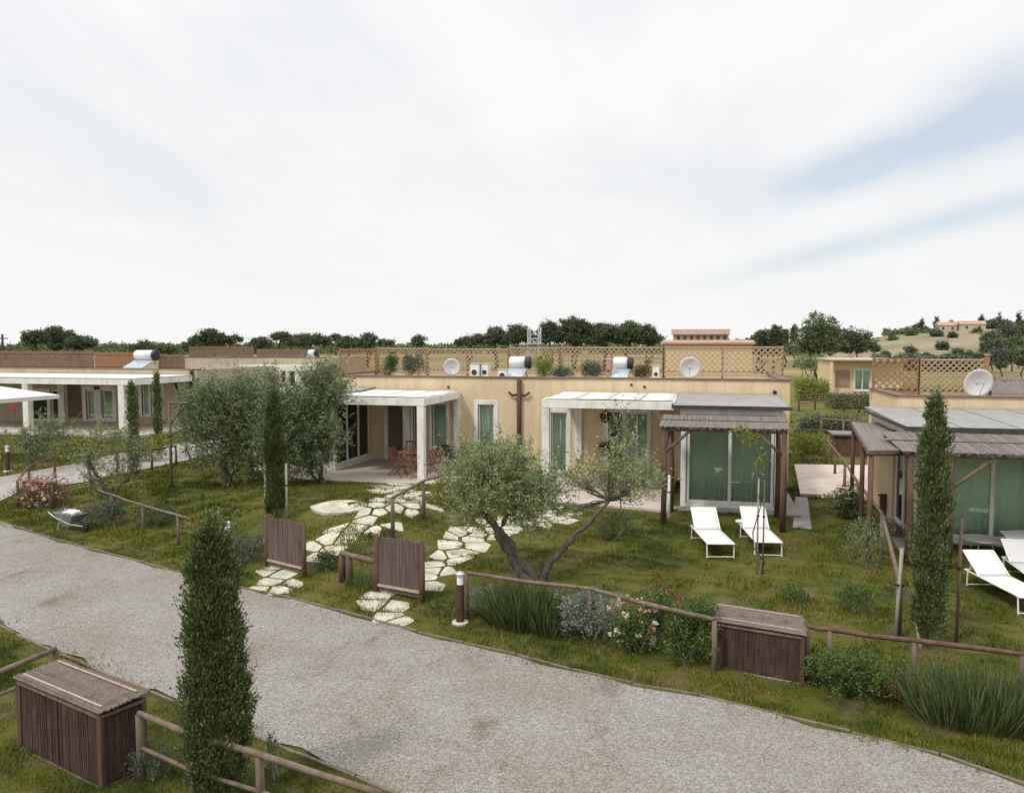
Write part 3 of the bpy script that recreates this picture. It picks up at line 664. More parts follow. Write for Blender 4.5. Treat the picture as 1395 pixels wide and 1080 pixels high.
# ---------------------------------------------------------------- left houses
YL = 39.1; xl1 = XY(268, YL)
housel = thing('house', (-36, YL, 0), 'greyish beige flat-roofed house at the left edge with a long white veranda', 'house')
def hl(u0, u1, v0, v1, Y=YL): a, b = at_y(u0, v1, Y), at_y(u1, v0, Y); return (a.x, b.x, a.z, b.z)
opn = [hl(70,85,531,575), hl(118,132,531,572), hl(134,153,531,572), hl(194,202,522,566), hl(211,218,522,566), hl(40,64,535,576)]
m = MB(); wall_y(m, -56, xl1, -.6, 3.13, YL, .3, [(a, b, max(c, .02), d) for a, b, c, d in opn] + [hl(237,242,521,530)])
m.box(xl1-.3, xl1, YL+.302, YL+8, -.6, 3.13); m.box(-56, xl1, YL+8.002, YL+8.3, -.6, 3.13); m.build('wall', mt['pale'], housel, world=True)
MB().box(-56, xl1-.31, YL+.31, YL+7.99, 2.8, 2.95).build('roof', mt['roofgrit'], housel, world=True)
MB().box(-56, xl1+.05, YL-.05, YL+.35, 3.132, 3.17).build('coping', mt['coping'], housel, world=True)
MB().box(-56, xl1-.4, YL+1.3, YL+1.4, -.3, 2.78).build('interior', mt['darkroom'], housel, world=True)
for i, (a, b, c_, d_) in enumerate(opn): c_ = max(c_, .02); window(housel, (a, YL, c_), b-a, d_-c_, surround=.22 if i > 0 else 0, curtain=i not in (0,), frame_w=.09)
yv = 34.3; vz = at_y(100, 515, yv).z
v = MB(); xa, xb = -48, XY(182, yv); v.box(xa, xb, yv, yv+.16, vz-.32, vz); v.box(xb-.16, xb, yv+.162, YL-.05, vz-.32, vz-.003)
for i in range(14): xx = xa+(xb-xa)*i/14; v.box(xx-.05, xx+.05, yv+.162, YL-.05, vz-.2, vz-.02)
v.build('veranda_beam', mt['white'], housel, world=True)
MB().box(xa, xb, yv-.02, YL-.1, vz+.002, vz+.03).build('veranda_canopy', mt['whitecanvas'], housel, world=True)
for u_ in (32, 163):
    x = XY(u_, yv); MB().box(x-.17, x+.17, yv+.01, yv+.35, -.4, vz-.322).build('veranda_post', mt['white'], housel, world=True, bevel=.01)
x = XY(84, YL-.1); MB().box(x-.12, x+.3, YL-.35, YL-.06, -.2, 2.4).build('white_pilaster', mt['white'], housel, world=True)
x0_, x1_ = XY(90, yv+1.2), XY(112, yv+1.2)
a_, b_ = XY(91, YL), XY(109, YL); m = MB()
for i in range(12): m.box(a_+(b_-a_)*i/12+.01, a_+(b_-a_)*(i+1)/12-.01, YL-.06, YL-.01, .3, 2.35)
m.build('shutter', mt['reedtan'], housel, world=True)
pad('patio', None, .0, mt['pavelight'], world=[(-52,yv-.25),(xb+.3,yv-.25),(xb+.3,YL-.01),(-52,YL-.01)])
m = MB(); x = XY(262, YL); m.tube([(x,YL-.12,3.1),(x,YL-.12,.2)], .09, 8)
for s_ in (-1,1): m.tube([(x,YL-.12,2.5),(x+s_*.5,YL-.13,2.62)], .06, 6)
m.build('downpipe', mt['rust'], housel, world=True)
YM = 66.0; xm0, xm1 = XY(253, YM), XY(441, YM)
houseM = thing('house', ((xm0+xm1)/2, YM, 0), 'pale beige flat-roofed house seen above the olive crowns, white pergola on its front', 'house')
zM = at_y(340, 487, YM).z
ho = [hl(279,284,507,515,YM), hl(306,313,510,524,YM), hl(383,389,505,522,YM), hl(394,402,505,531,YM), hl(412,420,505,531,YM)]
m = MB(); wall_y(m, xm0, xm1, -.5, zM, YM, .3, ho); m.box(xm1-.3, xm1, YM+.302, YM+9, -.5, zM); m.box(xm0, xm0+.3, YM+.302, YM+9, -.5, zM); m.box(xm0, xm1, YM+9.002, YM+9.3, -.5, zM); m.build('wall', mt['pale'], houseM, world=True)
MB().box(xm0+.3, xm1-.3, YM+.31, YM+8.99, zM-.45, zM-.3).build('roof', mt['roofgrit'], houseM, world=True)
MB().box(xm0-.05, xm1+.05, YM-.05, YM+.35, zM+.002, zM+.05).build('coping', mt['coping'], houseM, world=True)
MB().box(xm0+.4, xm1-.4, YM+1.3, YM+1.4, -.3, zM-.5).build('interior', mt['darkroom'], houseM, world=True)
for i, (a, b, c_, d_) in enumerate(ho): window(houseM, (a, YM, c_), b-a, d_-c_, surround=.15 if i else .05, curtain=i == 1, frame_w=.08)
yq = 61.0; q0, q1 = XY(321, yq), XY(409, yq); zq = at_y(380, 498, yq).z
v = MB(); v.box(q0, q1, yq, yq+.3, zq-.4, zq); v.box(q0, q0+.3, yq+.302, YM-.1, zq-.4, zq-.01); v.box(q1-.3, q1, yq+.302, YM-.1, zq-.4, zq-.01)
for i in range(10): xx = q0+(q1-q0)*(i+.5)/10; v.box(xx-.06, xx+.06, yq+.302, YM-.1, zq-.25, zq-.02)
v.build('veranda_beam', mt['white'], houseM, world=True)
for u_ in (324, 353, 406): x = XY(u_, yq); MB().box(x-.2, x+.2, yq+.002, yq+.29, -.3, zq-.402).build('veranda_post', mt['white'], houseM, world=True)
pad('patio', None, .06, mt['pavelight'], world=[(q0-1,yq-.6),(q1+2,yq-.6),(q1+2,YM-.01),(q0-1,YM-.01)])
# small house far behind on the right
YF = 78.0; f0, f1 = XY(1131, YF), XY(1230, YF); zF = at_y(1150, 491, YF).z
hf = thing('house', ((f0+f1)/2, YF, 0), 'small ochre house far back in the gap between the two front houses', 'house')
o1 = hl(1137,1158,504,527,YF); o2 = hl(1164,1186,504,532,YF)
m = MB(); wall_y(m, f0, f1, -.5, zF, YF, .3, [o2]); m.box(f0, f0+.3, YF+.302, YF+8, -.5, zF); m.box(f0, f1, YF+8.002, YF+8.3, -.5, zF); m.build('wall', mt['ochre'], hf, world=True)
MB().box(f0-.2, f1, YF-1.2, YF+8, zF+.002, zF+.14).build('roof', mt['pale'], hf, world=True)
MB().box(XY(1155,YF), f1, YF+1.4, YF+1.5, -.3, zF-.1).build('interior', mt['darkroom'], hf, world=True)
window(hf, (o2[0], YF, o2[2]), o2[1]-o2[0], o2[3]-o2[2], panes=2, surround=.1, frame_w=.09)
m = MB()
for i in range(10): m.box(o1[0]+(o1[1]-o1[0])*i/10+.01, o1[0]+(o1[1]-o1[0])*(i+1)/10-.01, YF-.06, YF-.002, o1[2], o1[3])
m.build('shutter', mt['terracotta'], hf, world=True)
x = XY(1133, YF-1.1); MB().box(x-.12, x+.12, YF-1.1, YF-.9, -.2, zF).build('veranda_post', mt['ochre'], hf, world=True)
m = MB(); m.box(XY(1158,YF+6), XY(1163,YF+6), YF+6, YF+6.4, zF+.145, zF+.55); m.build('chimney', mt['terracotta'], hf, world=True)
# big red farmhouse on the skyline
DB = 130
fa, fb = at_d(917, 470, DB), at_d(1003, 470, DB)
barn = thing('house', ((fa.x+fb.x)/2, fa.y, 0), 'large red-brick farmhouse on the skyline with a pale flat upper roof', 'farmhouse')
dv = (fb-fa); dv.z = 0; L_ = dv.length; dv.normalize(); nv = Vector((-dv.y, dv.x, 0))
def bb(mb, s0, s1, t0, t1, z0, z1):
    P = [fa+dv*a+nv*b for a, b in ((s0,t0),(s1,t0),(s1,t1),(s0,t1))]; return mb.prism([(p.x,p.y) for p in P], z0, z1)
bb(MB(), 0, L_*.88, 0, 8, -.5, 6.2).build('wall', mt['pinkwall'], barn, world=True)
bb(MB(), -.3, L_*.9, -.4, 8.4, 6.203, 7.0).build('roof', mat('pale_pink_tile', (.46,.34,.28), (.55,.42,.35), .8, .9, .1), barn, world=True)
m = MB(); bb(m, -L_*.12, L_*1.22, -5, -.05, -.5, 4.6); m.build('wall', mt['ochre'], barn, world=True)
m = MB(); q = [fa+dv*a+nv*b for a, b in ((-L_*.16,-5.6),(L_*1.26,-5.6),(L_*1.26,-.06),(-L_*.16,-.06))]
m.add([(q[0].x,q[0].y,4.9),(q[1].x,q[1].y,4.9),(q[2].x,q[2].y,5.3),(q[3].x,q[3].y,5.3),(q[0].x,q[0].y,4.61),(q[1].x,q[1].y,4.61),(q[2].x,q[2].y,4.61),(q[3].x,q[3].y,4.61)], [(0,1,2,3),(4,7,6,5),(0,4,5,1),(1,5,6,2),(2,6,7,3),(3,7,4,0)])
m.build('roof', mt['terracotta'], barn, world=True)
for i in range(8):
    s_ = L_*(.06+.105*i); bb(MB(), s_, s_+.45, -.05, -.002, 5.4, 5.95).build('window', mt['darkedge'], barn, world=True)

# ---------------------------------------------------------------- rustic pergolas
def rustic(name_label, x0, x1, y0, y1, zf_, zb, posts, braces, rnd=0, group=None, backposts=()):
    o = thing('pergola', ((x0+x1)/2, y0, T((x0+x1)/2, y0)), name_label, 'pergola', group)
    for (x, y, ztop) in posts:
        zb_ = T(x, y)-.15; MB().tube([(x,y,zb_),(x+.02,y,(zb_+ztop)/2),(x-.01,y,ztop)], [.082,.074,.066], 9).build('post', mt['woodbrown'], o, world=True, smooth=True)
    for (a, b) in braces: MB().tube([a, b], .045, 7).build('brace', mt['wood'], o, world=True, smooth=True)
    for (y, z) in ((y0+.12, zf_-.08), (y1-.12, zb-.08)): MB().tube([(x0-.05,y,z),((x0+x1)/2,y+.02,z+.015),(x1+.05,y,z)], .06, 8).build('beam', mt['wood'], o, world=True, smooth=True)
    n = int((x1-x0)/.018); m = MB(); reed_rows(m, (x0-.1,y0,zf_), (x1+.1,y0,zf_), (x0-.1,y1,zb), n, .013, .012); m.box(x0-.08, x1+.08, y0+.05, y1-.05, min(zf_,zb)-.02, min(zf_,zb)-.015)
    # ragged front fringe
    for i in range(int((x1-x0)*26)):
        x = x0-.1+random.random()*(x1-x0+.2); m.tube([(x,y0+.05,zf_+.01),(x+random.uniform(-.06,.06),y0-random.uniform(.03,.12),zf_-random.uniform(.0,.07))], .006, 4)
    m.build('reed_roof', mt['reedgrey'], o, world=True)
    for t in (.5,): MB().tube([(x0-.12,y0+(y1-y0)*t,zf_+(zb-zf_)*t+.03),(x1+.12,y0+(y1-y0)*t,zf_+(zb-zf_)*t+.025)], .018, 6).build('batten', mt['wood'], o, world=True)
    return o
ya, yb = 21.85, 23.95; pxl, pxr = XY(904, ya), XY(1073, ya)
rustic('rustic log pergola with grey reed roof over two white loungers', pxl, pxr, ya, yb, 2.30, 2.44,
    [(pxl+.03,ya+.12,2.24),(pxr-.03,ya+.12,2.24),(XY(916,yb-.1),yb-.1,2.34),(pxr-.02,yb-.1,2.34)],
    [((pxl+.03,ya+.12,1.55),(pxl+.75,ya+.12,2.22)),((pxr-.03,ya+.12,1.55),(pxr-.75,ya+.12,2.22)),((pxl+.03,ya+.15,1.5),(XY(916,yb-.1),yb-.2,2.35))])
yc, yd = 19.3, 21.6; ql = XY(1240, yc)
rustic('rustic pergola with reed roof across the front of the right-edge house', ql, 12.5, yc, yd, 2.12, 2.32,
    [(ql+.1,yc+.12,2.05),(XY(1303,yc),yc+.12,2.05),(XY(1303,yc)+3.2,yc+.12,2.05)],
    [((XY(1303,yc),yc+.12,1.3),(XY(1303,yc)+.85,yc+.12,2.0)),((ql+.1,yc+.12,1.3),(ql+.8,yc+.12,2.0))])
# lower lean-to over the deck
o = thing('pergola', (4.3, 20, T(4.3,20)), 'narrow lean-to of grey reed over the plank walk beside the right-edge house', 'pergola')
P = [at_z(1184,614,2.1), at_z(1243,613,2.1), at_z(1222,577,2.12), at_z(1160,575,2.12)]
m = MB(); n = 120
for i in range(n):
    t = (i+.5)/n; a, b = P[0].lerp(P[1], t), P[3].lerp(P[2], t); m.tube([a+Vector((0,random.uniform(-.05,.02),random.uniform(-.012,.012))), b+Vector((0,0,random.uniform(-.012,.012)))], random.uniform(.010,.016), 5)
m.build('reed_roof', mt['reedgrey'], o, world=True)
for a, b in ((P[0],P[1]),(P[3],P[2]),(P[0],P[3])): MB().tube([a-Vector((0,0,.07)), b-Vector((0,0,.07))], .05, 7).build('beam', mt['woodbrown'], o, world=True, smooth=True)
for t in (0, .38, .97):
    p = P[0].lerp(P[3], t); MB().tube([(p.x+.06,p.y+.05,T(p.x,p.y)-.1),(p.x+.06,p.y+.05,p.z-.05)], .06, 8).build('post', mt['woodbrown'], o, world=True, smooth=True)
m = MB(); p0 = Vector((XR0-.9, YR-.3, 0)); 
o = thing('deck_walk', (4.9, 23, -.5), 'grey plank walk with a low slatted rail beneath the narrow lean-to', 'walkway')
D_ = [at_z(1199,702,-.38), at_z(1222,700,-.38), at_z(1246,748,-.38), at_z(1228,756,-.38)]
for i in range(30):
    t0, t1 = i/30, (i+.88)/30; a, b = D_[0].lerp(D_[3], t0), D_[1].lerp(D_[2], t0); c_, d_ = D_[0].lerp(D_[3], t1), D_[1].lerp(D_[2], t1); m.prism([(c_.x,c_.y),(d_.x,d_.y),(b.x,b.y),(a.x,a.y)], -.42, -.38)
m.build('plank', mt['reedgrey'], o, world=True)
m = MB(); a, b = D_[0], D_[1]
for i in range(10):
    p = a.lerp(b, i/9); m.beam((p.x,p.y+.02,-.4),(p.x,p.y+.02,.18),.05,.03)
m.beam((a.x-.05,a.y+.05,.2),(b.x+.05,b.y+.05,.2),.07,.05); m.build('low_rail', mt['woodbrown'], o, world=True)
pads.append(('poly', [tuple(q[:2]) for q in D_]))

# ---------------------------------------------------------------- roof furniture
def lattice(label, x0, x1, y, z0, z1, pitch, m_, w=.035, name='lattice_fence', grid=False, group=None):
    o = thing(name, ((x0+x1)/2, y, z0), label, 'lattice fence', group); m = MB(); W_, H_ = x1-x0, z1-z0
    if grid:
        n = int(W_/pitch)
        for i in range(n+1): m.box(x0+W_*i/n-w/2, x0+W_*i/n+w/2, y, y+.012, z0, z1)
        for j in range(int(H_/pitch)+1): m.box(x0, x1, y+.014, y+.024, z0+j*pitch, z0+j*pitch+w)
    else:
        for s_ in (1, -1):
            k = -H_
            while k < W_:
                a0 = max(0, k); a1 = min(W_, k+H_)
                if a1-a0 > .05:
                    za, zb_ = a0-k, a1-k
                    if s_ < 0: za, zb_ = H_-za, H_-zb_
                    m.beam((x0+a0, y+(.0 if s_ > 0 else .014), z0+za), (x0+a1, y+(.0 if s_ > 0 else .014), z0+zb_), .012, w, up=(0,1,0)) if False else m.beam((x0+a0, y+(.0 if s_ > 0 else .014), z0+za), (x0+a1, y+(.0 if s_ > 0 else .014), z0+zb_), .012, w)
                k += pitch
    m.build('lath', m_, o, world=True)
    for z in (z0, z1-.05): MB().box(x0, x1, y-.02, y-.003, z, z+.05).build('rail', m_, o, world=True)
    n = max(1, round(W_/2.2))
    for i in range(n+1):
        x = x0+W_*i/n; MB().box(x-.045, x+.045, y+.03, y+.12, z0-.2, z1+.04).build('post', mt['lathdark'], o, world=True)
    return o
YT = 34.5; ZT0, ZT1 = 3.2, 4.42
lattice('widest-meshed diamond lattice at the right end of the long roof', XY(905,YT), XY(1066,YT), YT, ZT0, ZT1+.02, .235, mt['lath'], .045)
lattice('pale fine lattice between the two roof water tanks', XY(765,YT), XY(903,YT), YT, ZT0, ZT1, .20, mt['lath'], .035)
lattice('fine tan lattice behind the left roof dish', XY(582,YT), XY(692,YT), YT, ZT0, ZT1-.08, .20, mt['lath'], .035)
lattice('short orange-brown lattice at the left end of the long roof', XY(463,YT), XY(512,YT), YT, ZT0, ZT1-.1, .17, mt['lathdark'], .035)
lattice('low tan lattice behind the left roof bushes', XY(514,YT+.4), XY(581,YT+.4), YT+.4, ZT0, ZT1-.05, .16, mt['lath'], .035)
lattice('narrow tan lattice behind the left water tank', XY(694,YT+.4), XY(762,YT+.4), YT+.4, ZT0, ZT1-.02, .16, mt['lath'], .035)
YU = 31.0
lattice('open diamond lattice beside the large dish on the right-edge roof', XY(1254,YU), XY(1340,YU), YU, 2.75, at_y(1300,489,YU).z, .20, mt['lath'], .04)
lattice('close-slatted orange lattice at the left end of the right-edge roof', XY(1191,YU), XY(1252,YU), YU, 2.75, at_y(1220,488,YU).z, .24, mt['lathdark'], .05)
def screen(label, x0, x1, y, z0, z1, m_=None, tilt=0.0, group=None):
    o = thing('reed_screen', ((x0+x1)/2, y, z0), label, 'reed screen', group); n = int((x1-x0)/.05); m = MB()
    for i in range(n):
        x = x0+(x1-x0)*(i+.5)/n; m.tube([(x,y,z0),(x+random.uniform(-.03,.03),y+tilt,z1+random.uniform(-.04,.05))], .034, 4)
    m.build('reeds', m_ or mt['reedtan'], o, world=True)
    for z in (z0+.15, z1-.12): MB().beam((x0,y-.05+tilt*(z-z0)/(z1-z0),z),(x1,y-.05+tilt*(z-z0)/(z1-z0),z),.03,.05).build('rail', mt['lathdark'], o, world=True)
    for i in range(int((x1-x0)/3)+1): MB().beam((x0+3*i,y+.1,z0-.3),(x0+3*i,y+.1+tilt,z1+.06),.08,.08).build('post', mt['woodbrown'], o, world=True)
    return o
yy = YL+6.5
screen('long brown reed screen along the roof of the left-edge house', XY(-45,yy), XY(128,yy), yy, 2.95, at_y(80,478,yy).z)
screen('red-brown reed screen left of the white tank on the left house roof', XY(130,yy), XY(183,yy), yy, 2.95, at_y(150,480,yy).z, mt['lathdark'])
screen('tan reed screen on the roof right of the white tank', XY(216,yy), XY(252,yy), yy, 2.95, at_y(230,483,yy).z)
yz = YM+7
screen('brown reed screen on the far beige roof, left stretch', XY(258,yz), XY(346,yz), yz, zM-.3, at_y(300,472,yz).z)
screen('reed screen on the far beige roof, right stretch behind the small tank', XY(350,yz), XY(436,yz), yz, zM-.3, at_y(380,476,yz).z, mt['reedtan'])
screen('sloping grey-brown reed mat right of the large dish', XY(1358,29.5), XY(1450,29.5), 29.5, 2.72, 3.42, mt['reedgrey'], 1.2)
def dish(label, u, v, y, r, zroof):
    c = at_y(u, v, y); o = thing('satellite_dish', (c.x, y, zroof), label, 'satellite dish', 'satellite dishes on the roofs')
    vs = []; n = 28; rings = [(0,.16),(.3,.145),(.55,.11),(.8,.05),(1,0)]
    rot = Matrix.Rotation(R(12), 3, 'X') @ Matrix.Rotation(R(8), 3, 'Z')
    for q, dpt in rings:
        for k in range(n): t = 2*math.pi*k/n; p = rot @ Vector((q*r*.96*math.cos(t), dpt*r*1.6, q*r*math.sin(t))); vs.append((c.x+p.x, c.y+p.y, c.z+p.z))
    fs = [(i*n+k, i*n+(k+1) % n, (i+1)*n+(k+1) % n, (i+1)*n+k) for i in range(len(rings)-1) for k in range(n)]
    b = MB().add(vs, fs).build('reflector', mt['dish'], o, world=True, smooth=True); s_ = b.modifiers.new('thickness', 'SOLIDIFY'); s_.thickness = .015
    MB().tube([(c.x, y+.32, zroof-.05), (c.x, y+.32, c.z-.05), (c.x, y+.12, c.z)], .025, 8).build('mast', mt['steel'], o, world=True)
    f = c+Vector((0, -r*1.05, r*.05)); MB().tube([(c.x, y-.02, c.z-r*.95), (f.x, f.y, f.z-.05)], .012, 6).build('arm', mt['steel'], o, world=True)
    MB().lathe([(.03,-.06),(.04,-.02),(.035,.06),(.02,.08)], (f.x, f.y, f.z), 10, 'y').build('feed_horn', mt['steel'], o, world=True)
    return o
dish('white dish left of centre on the long roof', 615.5, 500, 30.6, .36, 3.05)
dish('white dish in front of the wide diamond lattice', 940, 501, 30.6, .42, 3.05)
dish('largest white dish, beside the tall orange post', 1333, 522, 28.6, .48, 2.68)
def tank(label, u0, u1, v, y, zroof, r=.26):
    a, b = at_y(u0, v, y), at_y(u1, v, y); o = thing('water_tank', ((a.x+b.x)/2, y, zroof), label, 'solar water heater', 'solar water heaters on the roofs'); w_ = b.x-a.x
    MB().lathe([(r*.9,a.x),(r,a.x+.04),(r,b.x-.12)], (0, y, a.z), 20, 'x').build('tank', mt['tank'], o, world=True, smooth=True)
    MB().lathe([(r*1.0,b.x-.12),(r*1.03,b.x-.10),(r*.98,b.x+.08),(r*.7,b.x+.12)], (0, y, a.z), 20, 'x').build('end_cap', mt['black'], o, world=True)
    z1 = a.z-r*1.0; m = MB(); m.add([(a.x,y-.15,z1),(b.x,y-.15,z1),(b.x,y-1.3,zroof+.08),(a.x,y-1.3,zroof+.08),(a.x,y-.13,z1+.06),(b.x,y-.13,z1+.06),(b.x,y-1.28,zroof+.15),(a.x,y-1.28,zroof+.15)], [(0,1,2,3),(4,7,6,5),(0,4,5,1),(1,5,6,2),(2,6,7,3),(3,7,4,0)])
    m.build('collector', mt['panel'], o, world=True)
    for x in (a.x+.1, b.x-.1): MB().beam((x,y-.1,a.z-r),(x,y+.4,zroof),.03,.03).beam((x,y+.05,a.z-r),(x,y+.05,zroof),.03,.03).build('leg', mt['steel'], o, world=True)
    return o
tank('white tank directly above the cross-shaped downpipe', 695, 720, 494, 32.4, 3.05)
tank('white tank on the long roof left of the wide lattice', 836, 859, 495, 32.4, 3.05)
tank('white tank raised on the left house roof', 186, 212, 484, 44.5, 2.95, .34)
tank('tiny white tank far off on the beige roof', 421, 431, 481, 72, zM-.3, .34)
def roof_box(label, u0, u1, v0, v1, y, m_='white'):
    a, b = at_y(u0, v1, y), at_y(u1, v0, y); o = thing('roof_box', ((a.x+b.x)/2, y, a.z), label, 'roof box'); zb_ = min(a.z, 3.06)
    MB().box(a.x, b.x, y, y+.4, zb_, b.z).build('casing', mt[m_], o, world=True, bevel=.02)
    MB().box(a.x-.02, b.x+.02, y-.02, y+.42, b.z+.001, b.z+.03).build('lid', mt['steel'], o, world=True)
    m = MB(); c_ = ((a.x+b.x)/2, y-.012, (zb_+b.z)/2); m.lathe([(min(.14,(b.x-a.x)*.3),-.012),(min(.14,(b.x-a.x)*.3),.01)], c_, 16, 'y'); m.build('grille', mt['darkedge'], o, world=True)
roof_box('dark-grilled white box right of the left roof dish', 640, 652, 496, 512, 31.2)
roof_box('plain white box nearest the middle of the long roof', 655, 665, 496, 512, 31.4)
roof_box('low white box left of the tank above the downpipe', 678, 690, 504, 513, 31.0)
roof_box('white box beside the small roof plant under the wide lattice', 889, 898, 498, 512, 31.0)
roof_box('slim terracotta box left of the second tank', 826, 832, 490, 512, 31.4, 'terracotta')
o = thing('roof_post', at_y(1346,535,30.0), 'tall orange-brown post beside the largest dish', 'post'); p = at_y(1346,484,30.0); b_ = at_y(1346,540,30.0)
MB().box(p.x-.06,p.x+.06,30,30.12,2.5,p.z).build('shaft', mt['lathdark'], o, world=True); MB().box(p.x-.09,p.x+.09,29.97,30.15,p.z+.001,p.z+.04).build('cap', mt['lath'], o, world=True)
# slender lattice mast behind the roof
o = thing('lattice_mast', at_d(728,500,62), 'pale steel lattice tower rising behind the tank above the downpipe', 'mast'); c_ = at_d(728,446,62); c_b = (c_.x, c_.y)
m = MB(); h_ = c_.z; s_ = .42
for ix in (-1,1):
    for iy in (-1,1): m.tube([(c_b[0]+ix*s_,c_b[1]+iy*s_,-.2),(c_b[0]+ix*s_,c_b[1]+iy*s_,h_)], .055, 6)
m.build('leg_frame', mt['steel'], o, world=True); m = MB()
for k in range(int(h_/.8)):
    z = .2+k*.8
    for (ax, ay), (bx_, by_) in (((-1,-1),(1,-1)),((1,-1),(1,1)),((1,1),(-1,1)),((-1,1),(-1,-1))):
        m.tube([(c_b[0]+ax*s_,c_b[1]+ay*s_,z),(c_b[0]+bx_*s_,c_b[1]+by_*s_,z)], .035, 5); m.tube([(c_b[0]+ax*s_,c_b[1]+ay*s_,z),(c_b[0]+bx_*s_,c_b[1]+by_*s_,z+.8)], .028, 5)
m.build('bracing', mt['steel'], o, world=True)
MB().box(c_b[0]-.6,c_b[0]+.6,c_b[1]-.6,c_b[1]+.6,h_-1.3,h_-1.22).build('platform', mt['steel'], o, world=True)
for (u_, v_, d_, lab) in ((3,455,75,'thin utility pole at the left edge above the reed screen'),(200,462,90,'hair-thin pole above the roof tank of the left house')):
    t_ = at_d(u_, v_, d_); o = thing('utility_pole', (t_.x,t_.y,0), lab, 'pole'); MB().tube([(t_.x,t_.y,-.3),(t_.x,t_.y,t_.z)], [.14,.08], 8).build('shaft', mt['barkfar'], o, world=True)
    MB().beam((t_.x-.5,t_.y,t_.z-.35),(t_.x+.5,t_.y,t_.z-.35),.08,.08).build('crossarm', mt['barkfar'], o, world=True)
# ---------------------------------------------------------------- fences, gates, boxes
def pole_px(u, v, h, r, parent, m_='wood', lean=(0,0), name='post'):
    g = G(u, v); MB().tube([g-Vector((0,0,.15)), g+Vector((lean[0]*.5+.008,lean[1]*.5,h*.5)), g+Vector((lean[0],lean[1],h))], [r*1.1,r,r*.9], 8).build(name, mt[m_], parent, world=True, smooth=True); return g
def fence(label, posts, h=.92, r=.045, rails=((0, None),), ext=(0,0), m_='wood', railm=None, second=True, group=None):
    """posts: px of each foot; a bark pole rail on top and, where wanted, a lower one"""
    g0 = G(*posts[0]); g1 = G(*posts[-1]); o = thing('rail_fence', (g0+g1)/2, label, 'fence', group)
    tops = []
    for (u, v) in posts: g = pole_px(u, v, h, r, o, m_); tops.append(g+Vector((0,0,h+.02)))
    a, b = tops[0], tops[-1]
    if ext[0]: tops = [a+(a-tops[1]).normalized()*ext[0]]+tops
    if ext[1]: tops = tops+[b+(b-tops[-2]).normalized()*ext[1]]
    dense = []
    for p, q in zip(tops, tops[1:]): dense += [p, p.lerp(q,.5)+Vector((0,0,random.uniform(-.03,.01)))]
    dense.append(tops[-1])
    MB().tube(dense, [r*random.uniform(.68,.95) for _ in dense], 8).build('rail', mt[railm or m_], o, world=True, smooth=True)
    if second:
        MB().tube([p-Vector((0,.0,h*.52)) for p in dense], r*.5, 7).build('rail', mt[railm or m_], o, world=True, smooth=True)
    return o
fence('bark rail fence running from the lamp bollard past the silver and rose bushes', [(636,842),(803,868),(972,918)], ext=(.0,0), second=False, h=.86)
fence('rail fence from the roadside hutch to the right frame edge', [(1098,915),(1129,920),(1243,938),(1390,960),(1520,985)], second=False, railm='woodbrown', h=.72)
fence('short stub of fence with a thick double post between the two gates', [(466,792),(476,796),(512,806)], h=.62, r=.075, m_='woodbrown', second=False, railm='wood')
fence('slanting rail fence dividing the two stone paths', [(535,733),(577,706),(613,690)], h=.98, second=False, r=.05)
fence('rail fence along the gravel verge left of the foreground cypress', [(152,709),(195,726),(243,742)], h=.75, second=False, r=.036, ext=(.9,.5))
fence('corner of rail fence wrapped round the pink-flowering bush', [(72,694),(25,690),(40,668),(75,652)], h=.80, second=False, r=.045, m_='woodbrown')
fence('low fence along the far side lane behind the bare olive', [(160,645),(184,638),(207,640),(240,634)], h=.75, second=False, r=.045, m_='woodbrown')
fence('dark rail fence dropping down the boundary between the two right-hand gardens', [(1222,868),(1200,757),(1168,706),(1150,668),(1137,650),(1125,632)], h=1.0, r=.05, second=False)
fence('long field fence behind the ochre houses, right gap', [(1118,600),(1148,604),(1205,606)], h=1.15, r=.06, second=True)
fence('distant garden fence beyond the green hedge in the right gap', [(1088,560),(1110,558),(1150,560),(1170,562)], h=1.1, r=.06, second=True, m_='woodbrown')
f1 = fence('dark foreground rail fence along the near verge, from hutch to beyond the cypress', [(192,1062),(265,1098),(355,1127),(520,1190)], h=.80, second=True, r=.05, m_='wood')
fence('foreground side rail running off the left edge behind the wattle hutch', [(-40,995),(78,940)], h=.62, second=True, r=.05)

